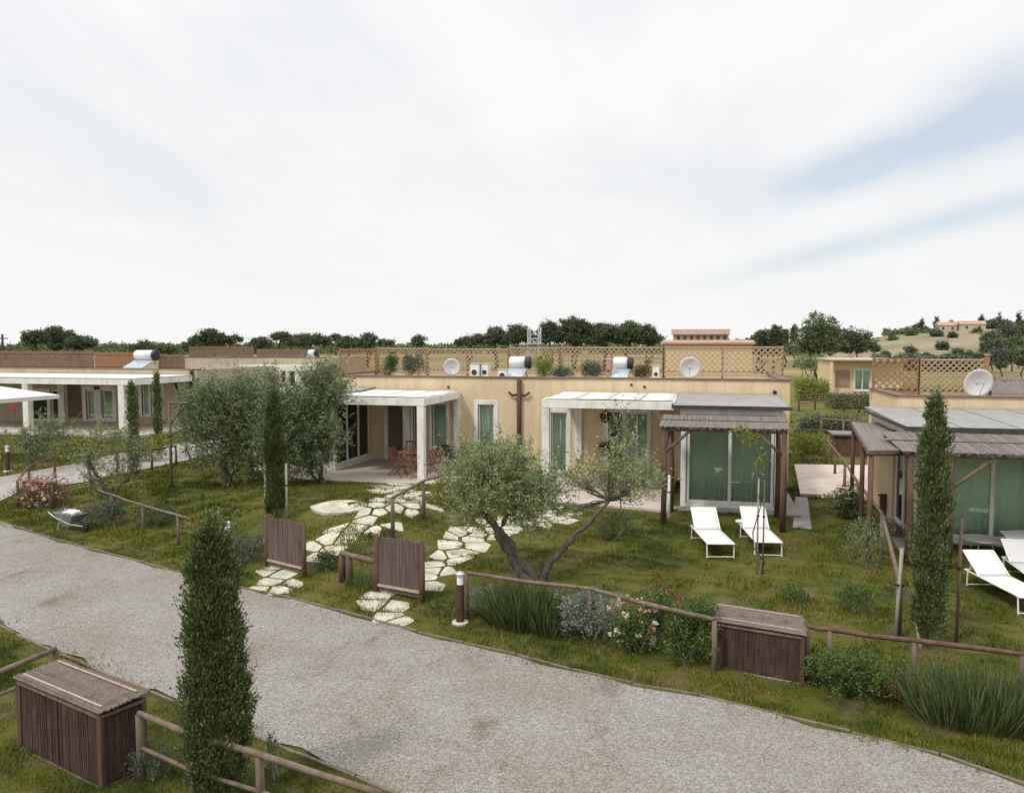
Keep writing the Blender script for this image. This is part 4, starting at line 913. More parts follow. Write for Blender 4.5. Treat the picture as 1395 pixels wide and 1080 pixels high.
def gate(label, a, b, h):
    A, B = G(*a), G(*b); o = thing('gate', (A+B)/2, label, 'gate', None); z0 = min(A.z, B.z)+.08
    for p in (A, B): MB().tube([(p.x,p.y,p.z-.2),(p.x,p.y,z0+h+.05)], [.05,.045], 8).build('post', mt['woodbrown'], o, world=True, smooth=True)
    d = (B-A); d.z = 0; L0 = d.length; d.normalize(); a0, b0 = A+d*.06, B-d*.06; a0.z = b0.z = z0; m = MB()
    n = int(L0/.020)
    for i in range(n):
        t = (i+.5)/n; p = a0.lerp(b0, t); sag = .05*math.sin(t*math.pi); m.tube([p, p+Vector((random.uniform(-.008,.008),random.uniform(-.008,.008),h-.03+sag+random.uniform(-.02,.025)))], random.uniform(.008,.013), 5)
    m.build('reed_panel', mt['reedgate'], o, world=True)
    nv_ = Vector((d.y,-d.x,0))*.03
    for z in (z0+.12, z0+h*.5, z0+h-.10): MB().beam((a0.x+nv_.x*(1 if z < z0+.2 else -1),a0.y+nv_.y*(1 if z < z0+.2 else -1),z),(b0.x+nv_.x*(1 if z < z0+.2 else -1),b0.y+nv_.y*(1 if z < z0+.2 else -1),z),.03,.05).build('rail', mt['batten'] if z < z0+.2 else mt['wood'], o, world=True)
    m = MB()
    for p in (a0, b0): m.beam(p+Vector((0,0,-.02)), p+Vector((0,0,h)), .03, .04, up=(1,0,0))
    m.build('stile', mt['woodbrown'], o, world=True)
    MB().tube([b0+nv_*1.5+Vector((0,0,h*.62)), b0+nv_*1.5+Vector((-.1,0,h*.62))], .012, 6).build('latch', mt['black'], o, world=True)
    return o
gate('reed gate nearest the lamp bollard, opening onto the broad stone path', (513,806), (576,820), 1.12)
gate('reed gate further left, below the staked cypress', (364,773), (415,786), 1.10)

def hutch(label, A, B, D, h, zt, lidover=.05, flip=False):
    """A front-left foot, B front-right foot, D offset vector to the back"""
    o = thing('reed_hutch', (A+B+D)/2 if False else (A+B)/2+D/2, label, 'bin store'); z0 = min(T(A.x,A.y), T(B.x,B.y))-.03
    A = Vector((A.x,A.y,z0)); B = Vector((B.x,B.y,z0)); Cc = B+D; E_ = A+D; H = Vector((0,0,zt-z0))
    for (p, q) in ((A,B),(B,Cc),(Cc,E_),(E_,A)):
        m = MB(); n = int((q-p).length/.019); nr = (q-p).cross(Vector((0,0,1))).normalized()
        for i in range(n):
            t = (i+.5)/n; c_ = p.lerp(q, t)+nr*random.uniform(-.008,.008); m.tube([c_, c_+H*random.uniform(.975,1.0)], random.uniform(.010,.015), 5)
        pl = m.build('reed_panel', mt['reed'], o, world=True)
        for z in (.02, .97): MB().beam(p+H*z+nr*.025, q+H*z+nr*.025, .025, .035).build('rail', mt['batten'] if z < .1 and label.startswith('smaller') else mt['wood'], o, world=True)
        if (q-p).length > 1.2: MB().beam((p+q)/2+nr*.02, (p+q)/2+H*.95+nr*.02, .02, .03, up=(1,0,0)).build('stile', mt['reed'], o, world=True)
    for p in (A, B, Cc, E_): MB().beam(p-Vector((0,0,.1)), p+H, .06, .06, up=(1,0,0)).build('corner_post', mt['woodbrown'], o, world=True)
    m = MB(); a, b = A+H, B+H; dx = (b-a).normalized()*lidover; dd = D.normalized()*lidover; up = Vector((0,0,.03)); a, b, c_, e_ = a-dx-dd+up, b+dx-dd+up, b+D+dx+dd+up*2.2, a+D-dx+dd+up*2.2
    n = int((e_-a).length/.018)
    for i in range(n):
        t = (i+.5)/n; m.tube([a.lerp(e_, t)-dx*random.uniform(0,.8)+Vector((0,0,random.uniform(-.006,.008))), b.lerp(c_, t)+dx*random.uniform(-.2,.6)], random.uniform(.009,.014), 5)
    m.build('lid', mt['reedlid'], o, world=True)
    for t in (.16, .86):
        p, q = a.lerp(e_, t)+Vector((0,0,.022)), b.lerp(c_, t)+Vector((0,0,.022)); MB().beam(p+(q-p)*.03, p+(q-p)*.95, .022, .016).build('batten', mt['batten'], o, world=True)
    return o
c0 = G(140,1072); zt = at_z(137,972,0).z; 
pt = lambda u, v, z: at_z(u, v, z)
# top height from the vertical front edge
dd_ = ray(137,972); t_ = math.hypot(c0.x,c0.y)/math.hypot(dd_.x,dd_.y); zt = CAM_H+dd_.z*t_
A_ = pt(26,925,zt); B_ = pt(136,972,zt); K_ = pt(194,950,zt); Dv = K_-B_; Dv.z = 0
hutch('large dark reed hutch in the near left corner, two pale battens on its lid', A_, B_, Dv, 0, zt)
A2 = G(973,906); B2 = G(1092,930); dd_ = ray(973,847); t_ = math.hypot(A2.x,A2.y)/math.hypot(dd_.x,dd_.y); zt2 = CAM_H+dd_.z*t_
K2 = pt(975,822,zt2+.06); Dv2 = K2-pt(973,846,zt2); Dv2.z = 0
hutch('smaller red-brown reed hutch across the road, at the end of the rose fence', A2, B2, Dv2, 0, zt2)

def bollard(label, u, v, h=.98, hidden=0):
    g = G(u, v); o = thing('bollard_lamp', g, label, 'bollard light', 'bollard lights along the verge')
    MB().lathe([(.085,-.15),(.085,.03),(.078,.035),(.078,h*.76)], (g.x,g.y,g.z), 16).build('body', mt['rust'], o, world=True, smooth=False)
    MB().lathe([(.06,h*.76+.002),(.06,h*.93)], (g.x,g.y,g.z), 16).build('lamp_head', mt['lamp'], o, world=True)
    MB().lathe([(.085,h*.93+.002),(.088,h*.97),(.05,h)], (g.x,g.y,g.z), 16).build('cap', mt['steel'], o, world=True)
    MB().lathe([(.16,-.05),(.16,.035),(.15,.045)], (g.x,g.y,g.z), 12).build('base', mt['stone'], o, world=True)
bollard('brown bollard with white head at the start of the rose fence', 627, 849)
bollard('bollard with glowing-white top by the side lane at the left edge', 11, 642)
bollard('bollard half hidden behind the tip of the foreground cypress', 311, 766)

# wheelbarrow with a white sack on it
g = G(98, 722); o = thing('wheelbarrow', g, 'scuffed grey wheelbarrow parked on the verge by the pink bush', 'wheelbarrow', rz=R(-12)); o.scale = (.82,.82,.82)
m = MB(); m.add([(-.55,-.30,.62),(.45,-.30,.58),(.45,.30,.58),(-.55,.30,.62),(-.32,-.18,.28),(.18,-.18,.26),(.18,.18,.26),(-.32,.18,.28)], [(4,7,6,5),(0,4,5,1),(1,5,6,2),(2,6,7,3),(3,7,4,0)])
tb = m.build('tray', mt['greytub'], o, bevel=.02); s_ = tb.modifiers.new('thickness', 'SOLIDIFY'); s_.thickness = .015
m = MB()
for s_ in (-1,1): m.tube([(.62,s_*.04,.2),(.1,s_*.18,.25),(-.45,s_*.28,.45),(-.80,s_*.30,.62)], .02, 7); m.tube([(-.35,s_*.2,.3),(-.42,s_*.24,0)], .018, 6)
m.build('frame', mt['steel'], o)
MB().lathe([(.06,-.05),(.19,-.045),(.2,0),(.19,.045),(.06,.05)], (.62,0,.2), 18, 'y').build('wheel', mt['black'], o)
for s_ in (-1,1): MB().tube([(-.78,s_*.30,.61),(-.92,s_*.30,.66)], .026, 8).build('grip', mt['black'], o)
o2 = thing('sack', g+Vector((0,0,.38)), 'folded white sack lying on the wheelbarrow', 'sack', rz=R(-12)); o2.scale = (.8,.8,.8)
vs = []; fs = []
for i in range(11):
    for j in range(9):
        x, y = (i/10-.5), (j/8-.5); vs.append((x*.55+.05, y*.42, .16+.09*(1-(2*x)**4)*(1-(2*y)**4)+.02*math.sin(i*1.7+j)))
for i in range(10):
    for j in range(8): fs.append((i*9+j,(i+1)*9+j,(i+1)*9+j+1,i*9+j+1))
sk = MB().add(vs, fs).build('cloth', mt['whitecanvas'], o2, smooth=True); s_ = sk.modifiers.new('thickness','SOLIDIFY'); s_.thickness = .12

# sun loungers: local +Y is the raised head
def lounger(label, loc, rz, back=R(38), group='white sun loungers'):
    o = thing('sun_lounger', loc, label, 'sun lounger', group, rz); w = .31; zs = .34; bl = .72; pv = (0, .42)
    cb, sb = math.cos(back), math.sin(back)
    m = MB()
    for s_ in (-1,1): m.tube([(s_*w,-1.0,zs),(s_*w,.95,zs-.02)], .016, 7)
    m.tube([(-w,-1.0,zs),(w,-1.0,zs)], .016, 7); m.tube([(-w,.95,zs-.02),(w,.95,zs-.02)], .016, 7); m.build('frame', mt['white'], o)
    for x in (-w,w):
        for y in (-.93,.82): MB().tube([(x,y,zs),(x,y+(-.03 if y < 0 else .03),0)], .016, 7).build('leg', mt['white'], o)
    for y in (-.96, .85): MB().tube([(-w,y,.03),(w,y,.03)], .012, 6).build('crossbar', mt['white'], o)
    def sheet(f, n):
        vs = []; fs = []
        for i in range(n+1):
            for j in range(7): x = (j/6-.5)*2*(w-.005); y, z = f(i/n); vs.append((x, y, z-.02*(1-(x/w)**2)*math.sin(math.pi*i/n)))
        for i in range(n):
            for j in range(6): fs.append((i*7+j,i*7+j+1,(i+1)*7+j+1,(i+1)*7+j))
        return MB().add(vs, fs)
    for nm, f in (('seat', lambda t: (-1.0+t*1.42, zs+.012)), ('backrest', lambda t: (pv[1]+.01+cb*bl*t, zs+.014+sb*bl*t))):
        s_ = sheet(f, 8).build(nm, mt['whitecanvas'], o, smooth=True); md = s_.modifiers.new('thickness','SOLIDIFY'); md.thickness = .012
    m = MB()
    for s_ in (-1,1): m.tube([(s_*w,pv[1],zs),(s_*w,pv[1]+cb*bl,zs+sb*bl)], .015, 7)
    m.tube([(-w,pv[1]+cb*bl,zs+sb*bl),(w,pv[1]+cb*bl,zs+sb*bl)], .015, 7); m.tube([(-w*.8,pv[1]+cb*bl*.7,zs+sb*bl*.7),(-w*.8,.85,zs)], .01, 6); m.tube([(w*.8,pv[1]+cb*bl*.7,zs+sb*bl*.7),(w*.8,.85,zs)], .01, 6)
    m.build('backrest_frame', mt['white'], o); return o
def lg(label, foot, head, **k):                        # foot and head feet in photo px
    a, b = G(*foot), G(*head); d = (b-a); d.z = 0; d.normalize(); c_ = a+d*1.0; c_.z = T(c_.x, c_.y)+.01
    return lounger(label, c_, math.atan2(-d.x, d.y), **k)
lg('left one of the two white loungers under the log pergola', (982,762), (948,722))
lg('right one of the two white loungers under the log pergola', (1047,757), (1015,719))
lg('white lounger nearest the camera at the right frame edge', (1412,838), (1322,790), back=R(30))
lg('white lounger second from the camera at the right edge', (1432,815), (1376,772), back=R(30))
lg('white lounger closest to the bay windows at the right edge', (1470,795), (1385,762), back=R(22))
def side_table(label, u, v, r=.28, h=.32):
    g = G(u, v); o = thing('side_table', g, label, 'side table'); MB().lathe([(r*.2,h-.02),(r,h-.015),(r,h+.01),(0.01,h+.012)], (g.x,g.y,g.z), 20).build('table_top', mt['white'], o, world=True)
    for k in range(3): a = k*2.1; MB().tube([(g.x+math.cos(a)*r*.7,g.y+math.sin(a)*r*.7,g.z),(g.x+math.cos(a)*r*.4,g.y+math.sin(a)*r*.4,g.z+h)], .012, 6).build('leg', mt['white'], o, world=True)
side_table('low round white table behind the loungers at the right edge', 1336, 752, .45, .34)
side_table('tiny white table between the two loungers under the log pergola', 1012, 726, .2)

# teak folding set on the left veranda
def fchair(label, x, y, z, rz):
    o = thing('folding_chair', (x,y,z), label, 'folding chair', 'red-brown folding chairs on the left veranda', rz); m = MB()
    for i in range(5): m.box(-.22,.22,-.20+i*.085,-.135+i*.085,.44,.46)
    m.build('seat', mt['teak'], o, bevel=.004); m = MB()
    for i in range(5): m.beam((-.19+i*.095,.24,.50),(-.19+i*.095,.32,.90),.05,.015,up=(1,0,0))
    m.beam((-.23,.325,.91),(.23,.325,.91),.03,.06); m.beam((-.23,.235,.52),(.23,.235,.52),.03,.05); m.build('backrest', mt['teak'], o)
    for s_ in (-1,1): MB().beam((s_*.235,-.24,.0),(s_*.235,.33,.93),.025,.04).build('leg', mt['teak'], o); MB().beam((s_*.20,.30,0),(s_*.20,-.18,.44),.025,.04).build('leg', mt['teak'], o)
    for s_ in (-1,1): MB().beam((s_*.26,-.22,.64),(s_*.26,.26,.66),.04,.02).build('armrest', mt['teak'], o)
    return o
tb0 = at_z(572, 645, zl)
o = thing('dining_table', (tb0.x,tb0.y+.3,zl), 'small red-brown slatted table on the left veranda', 'table'); m = MB()
for i in range(8): m.box(-.45,.45,-.40+i*.1,-.31+i*.1,.71,.735)
m.build('table_top', mt['teak'], o)
for s_ in (-1,1): MB().beam((s_*.38,-.3,0),(s_*.38,.3,.71),.03,.05).build('leg', mt['teak'], o); MB().beam((s_*.34,.3,0),(s_*.34,-.3,.71),.03,.05).build('leg', mt['teak'], o)
for lab, u_, v_, rz_ in (('folding chair at the outer left end of the veranda table, seen from the side', 543, 647, R(80)), ('folding chair in front of the veranda table, back to the camera', 558, 651, R(172)), ('folding chair right of the white veranda post', 590, 648, R(-75)), ('folding chair behind the veranda table, nearest the boarded door', 560, 636, R(10))):
    p = at_z(u_, v_, zl); fchair(lab, p.x, p.y, zl, rz_)
p = at_z(617, 640, zl); o = fchair('dark folding chair against the wall at the right end of the left veranda', p.x, p.y, zl, R(150)); o['group'] = 'dark chair'; del o['group']
for ch in o.children: ch.data = ch.data.copy(); ch.data.materials[0] = mt['darkedge']
# hanging baskets and pot by the right entrance
for lab, u_, v_, s_, yy_ in (('dark magenta flower basket hanging in the right doorway, lower one', 824, 613, .24, Y0-.5), ('dark magenta flowers hanging at the top of the right doorway', 824, 569, .18, Y0-.5)):
    c_ = at_y(u_, v_, yy_); o = thing('hanging_basket', c_, lab, 'hanging basket', 'hanging flower baskets')
    MB().lathe([(.04,-.16),(.12,-.12),(.15,0),(.14,.01)], (c_.x,c_.y,c_.z-.02), 14).build('pot', mt['rust'], o, world=True)
    P_, D_2 = blob_pts([((c_.x,c_.y,c_.z+.08),(s_,s_,s_*.8))], 60, 9, .04); leaf_mesh('blossom', P_, D_2, .06, .05, L['magenta'], o)
    P_, D_2 = blob_pts([((c_.x,c_.y,c_.z-.02),(s_*.8,s_*.8,s_*.8))], 25, 8, .04); leaf_mesh('foliage', P_, D_2, .06, .03, L['green'], o)
    MB().tube([c_, (c_.x,c_.y,2.5)], .006, 4).build('cord', mt['black'], o, world=True)
c_ = at_y(825, 606, Y0-.52); 
# parasol and small red panel on the left veranda
c_ = at_d(20, 536, 37.5); o = thing('parasol', (c_.x,c_.y,0), 'square white parasol in front of the left-edge veranda', 'parasol'); S_ = 1.8; apex = c_+Vector((-1.3,0,.35)); q = [c_+Vector((-1.3+a*S_*.95,b*S_,-.15)) for a,b in ((-1,-1),(1,-1),(1,1),(-1,1))]
cp = MB().add([apex]+q, [(0,1,2),(0,2,3),(0,3,4),(0,4,1)]).add([q[0],q[1],q[1]-Vector((0,0,.16)),q[0]-Vector((0,0,.16)),q[2],q[2]-Vector((0,0,.16)),q[3],q[3]-Vector((0,0,.16))],[(0,1,2,3),(1,4,5,2),(4,6,7,5),(6,0,3,7)]).build('canopy', mt['whitecanvas'], o, world=True); s_ = cp.modifiers.new('thickness','SOLIDIFY'); s_.thickness = .02
MB().tube([(apex.x,apex.y,-.1),apex], .03, 8).build('pole', mt['wood'], o, world=True); MB().lathe([(.35,-.15),(.35,.02),(.1,.06)], (apex.x,apex.y,0), 16).build('base', mt['stone'], o, world=True)
c_ = at_y(18, 551, 35.6); o = thing('red_awning_panel', (c_.x,c_.y,0), 'faded red cloth panel beside the left-edge veranda post', 'cloth panel')
vs = []; 
for i in range(9):
    x = -.32+.64*i/8; vs += [(c_.x+x, c_.y+.03*math.sin(i*1.5), c_.z-.30-.03*math.sin(i)), (c_.x+x, c_.y+.03*math.sin(i*1.1), c_.z+.30)]
cl = MB().add(vs, [(2*i,2*i+2,2*i+3,2*i+1) for i in range(8)]).build('cloth', mt['red'], o, world=True, smooth=True); s_ = cl.modifiers.new('thickness','SOLIDIFY'); s_.thickness = .01
MB().tube([(c_.x,c_.y+.06,-.1),(c_.x,c_.y+.06,c_.z+.35)], .025, 7).build('pole', mt['wood'], o, world=True); MB().tube([(c_.x-.36,c_.y+.05,c_.z+.31),(c_.x+.36,c_.y+.05,c_.z+.31)], .015, 6).build('crossbar', mt['wood'], o, world=True)
# brown shed in the gap
g = G(1165, 622); o = thing('shed', g, 'small dark brown timber shed in the gap behind the boundary fence', 'shed')
m = MB()
for i in range(14): m.box(g.x-.9+i*.13, g.x-.9+i*.13+.12, g.y, g.y+.02, g.z-.1, g.z+.95)
m.box(g.x-.9, g.x+.92, g.y+.021, g.y+1.3, g.z-.1, g.z+.95); m.build('wall', mt['woodbrown'], o, world=True); MB().box(g.x-1.0,g.x+1.02,g.y-.12,g.y+1.4,g.z+.951,g.z+1.03).build('roof', mt['reedgrey'], o, world=True)

# ---------------------------------------------------------------- stakes
def stake(label, u, v, vt, r=.03, m_='stake', lean=0, cross=False, z=None):
    g = G(u, v); fw = g.x*-sy+g.y*cy; h = (v-vt)*fw/F_PX; o = thing('stake', g, label, 'stake')
    MB().tube([g-Vector((0,0,.2)), g+Vector((lean,0,h))], [r,r*.85], 7).build('shaft', mt[m_], o, world=True, smooth=True)
    if cross: MB().tube([g+Vector((-.05,0,h-.05)), g+Vector((.75,0,h-.05))], r*.8, 7).build('crosspiece', mt[m_], o, world=True); MB().tube([g+Vector((0,0,h-.75)), g+Vector((.6,0,h-.1))], r*.7, 7).build('brace', mt[m_], o, world=True)
    MB().tube([g+Vector((0,0,h*.6)), g+Vector((.0,0,h*.62))], r*1.5, 7).build('tie', mt['black'], o, world=True)
stake('pale stake left of the slim cypress above the further gate', 362, 700, 628, .03)
stake('pale stake right of the slim cypress above the further gate', 391, 706, 630, .035)
stake('T-braced brown stake with a sapling at the far left lane', 234, 668, 545, .05, 'wood', 0, True)
stake('long pale stake left of the tall right-hand cypress', 1219, 872, 742, .035, 'stake', .07)
stake('dark stake leaning beside the long pale one', 1226, 866, 748, .035, 'wood', -.02)
stake('tall thin stake right of the tall right-hand cypress', 1303, 878, 700, .028, 'wood', .01)
stake('twin sapling stake in front of the right lounger', 1031, 782, 648, .02, 'stake')
stake('slimmer twin of the sapling stake in front of the right lounger', 1039, 782, 650, .018, 'wood')
stake('short leaning stake at the foot of the tall right-hand cypress', 1258, 884, 848, .03, 'stake', -.12)
stake('white stake against the left back post of the log pergola', 911, 705, 646, .045, 'white')
# ---------------------------------------------------------------- trees and plants of the gardens
g = G(733, 793)
tree_px('olive_tree', 'silvery olive with a wide V-shaped trunk behind the rose fence', 'olive tree', g,
    [(668,664,42,36),(645,640,24,22),(690,655,38,38,.3),(712,692,30,32),(648,694,26,24,-.4),(700,630,22,16,.5),(672,616,24,12),(735,672,28,26,.5),(725,715,24,22,-.2),
     (838,648,22,16),(872,660,24,14,-.3),(802,660,26,14,.3),(850,676,26,9),(838,618,10,18,.3),(892,640,14,10),(780,650,14,10,.2),(770,700,16,12,.2),(625,670,16,26),(640,715,18,12,.1),(745,650,14,10,.3)],
    [[(712,784,0),(700,765,0),(686,738,0),(664,705,0),(655,680,0),(668,655)],[(742,782,0),(752,762,0),(770,746,0),(782,728,0),(806,710,-.1),(830,682,-.1)],[(738,778,.1),(735,760,.1)],[(680,722,0),(705,680,.2)]],
    'olive', nclump=400, per=22, cr=.12, ln=.085, wd=.024, r0=.12, up=.4, shoots=760, slen=.55, shell=.62)
tree_px('olive_shrub', 'young pale olive shoots rising before the right entrance', 'olive tree', G(842,722),
    [(848,595,12,30),(856,640,16,24),(840,570,7,14)], [[(846,690),(850,640),(846,590)]], 'olivelight', nclump=60, per=16, cr=.07, ln=.09, wd=.022, r0=.02, up=.8, shoots=26, slen=.5)
tree_px('olive_tree', 'broad dark olive at the left of the garden, nearest the side lane', 'olive tree', G(305,662),
    [(300,590,44,46),(272,560,26,36),(330,568,38,44,.4),(352,600,32,42,.2),(318,532,34,24),(264,600,20,34),(342,628,34,26),(300,628,34,20),(290,545,26,24),(350,545,22,30,.6)],
    [[(306,640),(304,610),(315,570)],[(330,630,.2),(345,600,.3)]], 'olivedark', nclump=700, per=24, cr=.15, ln=.12, wd=.034, r0=.11, shoots=420, slen=.65)
tree_px('olive_tree', 'tall round olive touching the left end of the long house', 'olive tree', G(440,660),
    [(422,600,36,46),(428,550,34,36),(408,570,28,40,.4),(442,605,24,40,-.3),(434,515,20,20),(415,628,34,22),(452,540,24,30)],
    [[(438,640),(432,610),(435,560)],[(428,650,.2),(420,610,.3)]], 'olivedark', nclump=660, per=24, cr=.15, ln=.12, wd=.034, r0=.10, shoots=420, slen=.65)
tree_px('olive_tree', 'small grey olive between the two big left-hand olives', 'olive tree', G(385,668),
    [(385,560,26,38,.8),(392,610,28,38,.6),(372,530,18,24,1.0),(375,600,26,40,.6)], [[(388,640,.3),(385,600,.5)]], 'olivedark', nclump=300, shoots=160, slen=.6, per=24, cr=.14, ln=.12, wd=.03, r0=.06)
tree_px('olive_tree', 'thin half-bare olive with a forked trunk by the left lane', 'olive tree', G(152,692),
    [(140,600,28,22),(175,615,20,20),(118,630,14,22),(160,640,26,18),(130,655,18,14)], [[(150,672),(128,640),(112,618)],[(155,675),(178,645),(190,612)],[(120,628),(140,600)]], 'olivelight', nclump=190, per=15, cr=.16, ln=.10, wd=.026, r0=.08, shoots=110, slen=.45)
tree_px('olive_tree', 'low bare-twigged olive in front of the left-edge veranda', 'olive tree', G(40,640),
    [(38,602,16,14),(62,588,16,14),(48,618,14,10),(85,596,10,14)], [[(42,625),(36,608)],[(50,622),(66,600)]], 'olivedark', nclump=140, per=16, cr=.17, ln=.13, wd=.034, r0=.05, shoots=60, slen=.5)
tree_px('olive_tree', 'spindly reddish-twigged tree beside the T-braced stake', 'tree', G(262,640),
    [(255,590,14,18),(243,570,14,10),(270,560,14,20)], [[(258,620),(252,590),(246,568)]], 'olivedark', nclump=70, per=12, cr=.16, ln=.11, wd=.028, r0=.05)
tree_px('sapling', 'thin sapling with yellow-green leaves tied to the twin stakes', 'sapling', G(1034,783),
    [(1022,600,18,14,.3),(1038,630,12,12,.2),(1008,588,12,8,.3)], [[(1033,700),(1030,640),(1020,600)]], 'yellow', nclump=42, per=9, cr=.07, ln=.08, wd=.03, r0=.014, twigs=True)
g = G(376, 706); cypress('cypress_tree', 'slim staked cypress rising between the left olives', g, 3.25, .215, 'cypresslit', 460, 26, .05, .08, .024, sprigs=200)
g = G(183, 652); cypress('cypress_tree', 'pencil cypress left of the pair by the white door frames', g, 3.3, .15, 'cypress', 200, 20, .05, .11, .03, group='pencil cypresses by the left house')
g = G(216, 620); cypress('cypress_tree', 'pencil cypress right of the pair, before the small square window', g, 3.4, .15, 'cypress', 200, 20, .05, .12, .032, group='pencil cypresses by the left house')
g = G(1264, 882); cypress('cypress_tree', 'tall slim cypress in front of the right-edge house', g, 4.05, .225, 'cypress', 460, 50, .05, .055, .020, sprigs=360, core=.42)
g = at_z(298, 1094, ZR); FD = g.x*-sy+g.y*cy
hh = (1094-702)*FD/F_PX*1.0
cypress('cypress_tree', 'big foreground cypress overlapping the gravel road', g, hh, .305, 'cypress', 760, 60, .042, .046, .017, sprigs=900, taper=.95, core=.40)
g = at_z(268, 1105, ZR)
# flower beds along the rose fence
B_ = lambda u, v: G(u, v)
spiky('rosemary_bush', 'dark upright rosemary clump under the V-trunk olive', G(716,848), .72, .50, .95, 'rosemary', 'rosemary', n=1500, w=.022, leaves=False, lean=.5)
spiky('rosemary_bush', 'second rosemary clump, joined to the right of the first', G(752,858), .40, .38, .72, 'rosemary', 'rosemary', n=600, w=.020, leaves=False, lean=.5)
shrub('silver_bush', 'silver-leaved bush between rosemary and roses', G(805,868), .62, .42, .82, 'silver', 'shrub', n=380, per=20, cr=.05, ln=.06, wd=.018)
shrub('silver_bush', 'small silver bush right beside the brown bollard', G(662,834), .45, .32, .50, 'silver', 'shrub', n=180, per=18, cr=.05, ln=.05, wd=.016)
spiky('dry_grass_tuft', 'straw-coloured grass tuft sprouting above the silver bush', G(815,846), .45, .3, .78, 'straw', 'grass tuft', n=80, w=.012, leaves=False, lean=.8)
shrub('rose_bush', 'pink and cream rose bush in the middle of the fence', G(868,886), .50, .36, .85, 'green', 'rose bush', n=230, per=15, cr=.05, ln=.05, wd=.028, flowers=[('pinkfl',26,.055),('palefl',22,.06)])
shrub('rose_bush', 'taller rose bush with one bright red cluster', G(905,878), .38, .30, 1.08, 'green', 'rose bush', n=190, per=14, cr=.05, ln=.05, wd=.028, flowers=[('redfl',20,.06),('palefl',10,.05)])
shrub('green_bush', 'leafy bright green bush against the left side of the roadside hutch', G(942,900), .50, .42, 1.0, 'green', 'shrub', n=380, per=18, cr=.05, ln=.06, wd=.025)
shrub('leafy_shrub', 'broad grey-green shrub right of the roadside hutch', G(1172,948), .70, .42, .66, 'green', 'shrub', n=480, per=18, cr=.04, ln=.05, wd=.022)
shrub('leafy_shrub', 'small weedy shrub between hutch and first fence post', G(1112,928), .28, .25, .48, 'rosemary', 'shrub', n=110, per=16, cr=.04, ln=.05, wd=.02)
shrub('leafy_shrub', 'pinkish dry shrub at the thick post of the right fence', G(1238,962), .26, .25, .42, 'reddish', 'shrub', n=90, per=14, cr=.05, ln=.05, wd=.02)
spiky('rosemary_bush', 'long-bladed rosemary mound at the bottom right edge', G(1335,985), .85, .42, .92, 'rosemary', 'rosemary', n=1900, w=.016, leaves=False, lean=.35)
spiky('rosemary_bush', 'rosemary clump under the tall right-hand cypress', G(1272,962), .40, .35, .75, 'rosemary', 'rosemary', n=260, w=.016)
shrub('tall_herb', 'feathery pale green herb patch left of the long pale stake', G(1182,772), .62, .50, 1.05, 'olivelight', 'herb', n=150, per=15, cr=.06, ln=.07, wd=.016, up=1.2)
shrub('tall_herb', 'lower herb patch at the foot of the long pale stake', G(1168,832), .48, .40, .50, 'green', 'herb', n=110, per=14, cr=.06, ln=.07, wd=.02, up=1.0)
shrub('flowering_bush', 'dark bush with pale blossoms at the boundary fence', G(1152,705), .55, .5, .95, 'rosemary', 'shrub', n=200, per=16, cr=.07, ln=.07, wd=.035, flowers=[('palefl',14,.08)])
shrub('flowering_bush', 'low bush with orange-red blossoms at the foot of the lean-to', G(1190,735), .8, .45, .45, 'green', 'shrub', n=150, per=14, cr=.07, ln=.07, wd=.03, flowers=[('redfl',14,.05)])
shrub('yellow_bush', 'yellow-green bush right of the log pergola, behind the paving', G(1103,628), .85, .7, 1.35, 'yellow', 'shrub', n=260, per=16, cr=.10, ln=.10, wd=.04)
shrub('yellow_bush', 'yellow-leaved bush at the end of the slanting fence', G(603,690), .42, .4, .85, 'yellow', 'shrub', n=130, per=14, cr=.07, ln=.07, wd=.03)
shrub('yellow_bush', 'spindly yellow-green shrub behind the fence stub between gates', G(476,758), .36, .3, .85, 'yellow', 'shrub', n=80, per=12, cr=.08, ln=.07, wd=.024, up=1)
shrub('garden_shrub', 'tall weeds behind the right limb of the V-trunk olive', G(838,735), .75, .45, .80, 'rosemary', 'herb', n=190, per=14, cr=.07, ln=.08, wd=.018, up=1.1)
shrub('garden_shrub', 'small dark tuft in the lawn left of the loungers', G(856,722), .2, .2, .35, 'rosemary', 'herb', n=40, per=12, cr=.05, ln=.05, wd=.02)
shrub('garden_shrub', 'round dark weed in the lawn above the roadside hutch', G(1082,822), .30, .25, .35, 'green', 'herb', n=60, per=14, cr=.05, ln=.06, wd=.025)
shrub('oleander_bush', 'pink-flowering bush inside the fence corner at the far left', G(56,690), .95, .55, .95, 'reddish', 'shrub', n=240, per=15, cr=.09, ln=.08, wd=.03, flowers=[('pinkfl',80,.10),('palefl',20,.08)])
shrub('grey_bush', 'grey-green bush right of the wheelbarrow', G(140,716), .75, .45, .7, 'scrub', 'shrub', n=240, per=16, cr=.08, ln=.07, wd=.022)
shrub('grey_bush', 'dark grey bush inside the left verge fence', G(212,716), .8, .4, .55, 'rosemary', 'shrub', n=200, per=16, cr=.07, ln=.07, wd=.022)
shrub('grey_bush', 'dusty silver-green bush left of the further gate', G(338,766), .45, .35, .75, 'scrub', 'shrub', n=200, per=16, cr=.06, ln=.06, wd=.018)
shrub('grey_bush', 'dark low bush between the two reed gates', G(448,776), .30, .25, .42, 'rosemary', 'shrub', n=110, per=14, cr=.05, ln=.06, wd=.022)
spiky('grass_clump', 'lush green tall grass beside the nearer gate', G(492,800), .25, .25, .50, 'green', 'grass tuft', n=160, w=.014, leaves=False)
shrub('weed_patch', 'pale weeds in front of the near left hutch', G(205,1062), .32, .25, .45, 'scrub', 'weeds', n=120, per=16, cr=.03, ln=.035, wd=.012)
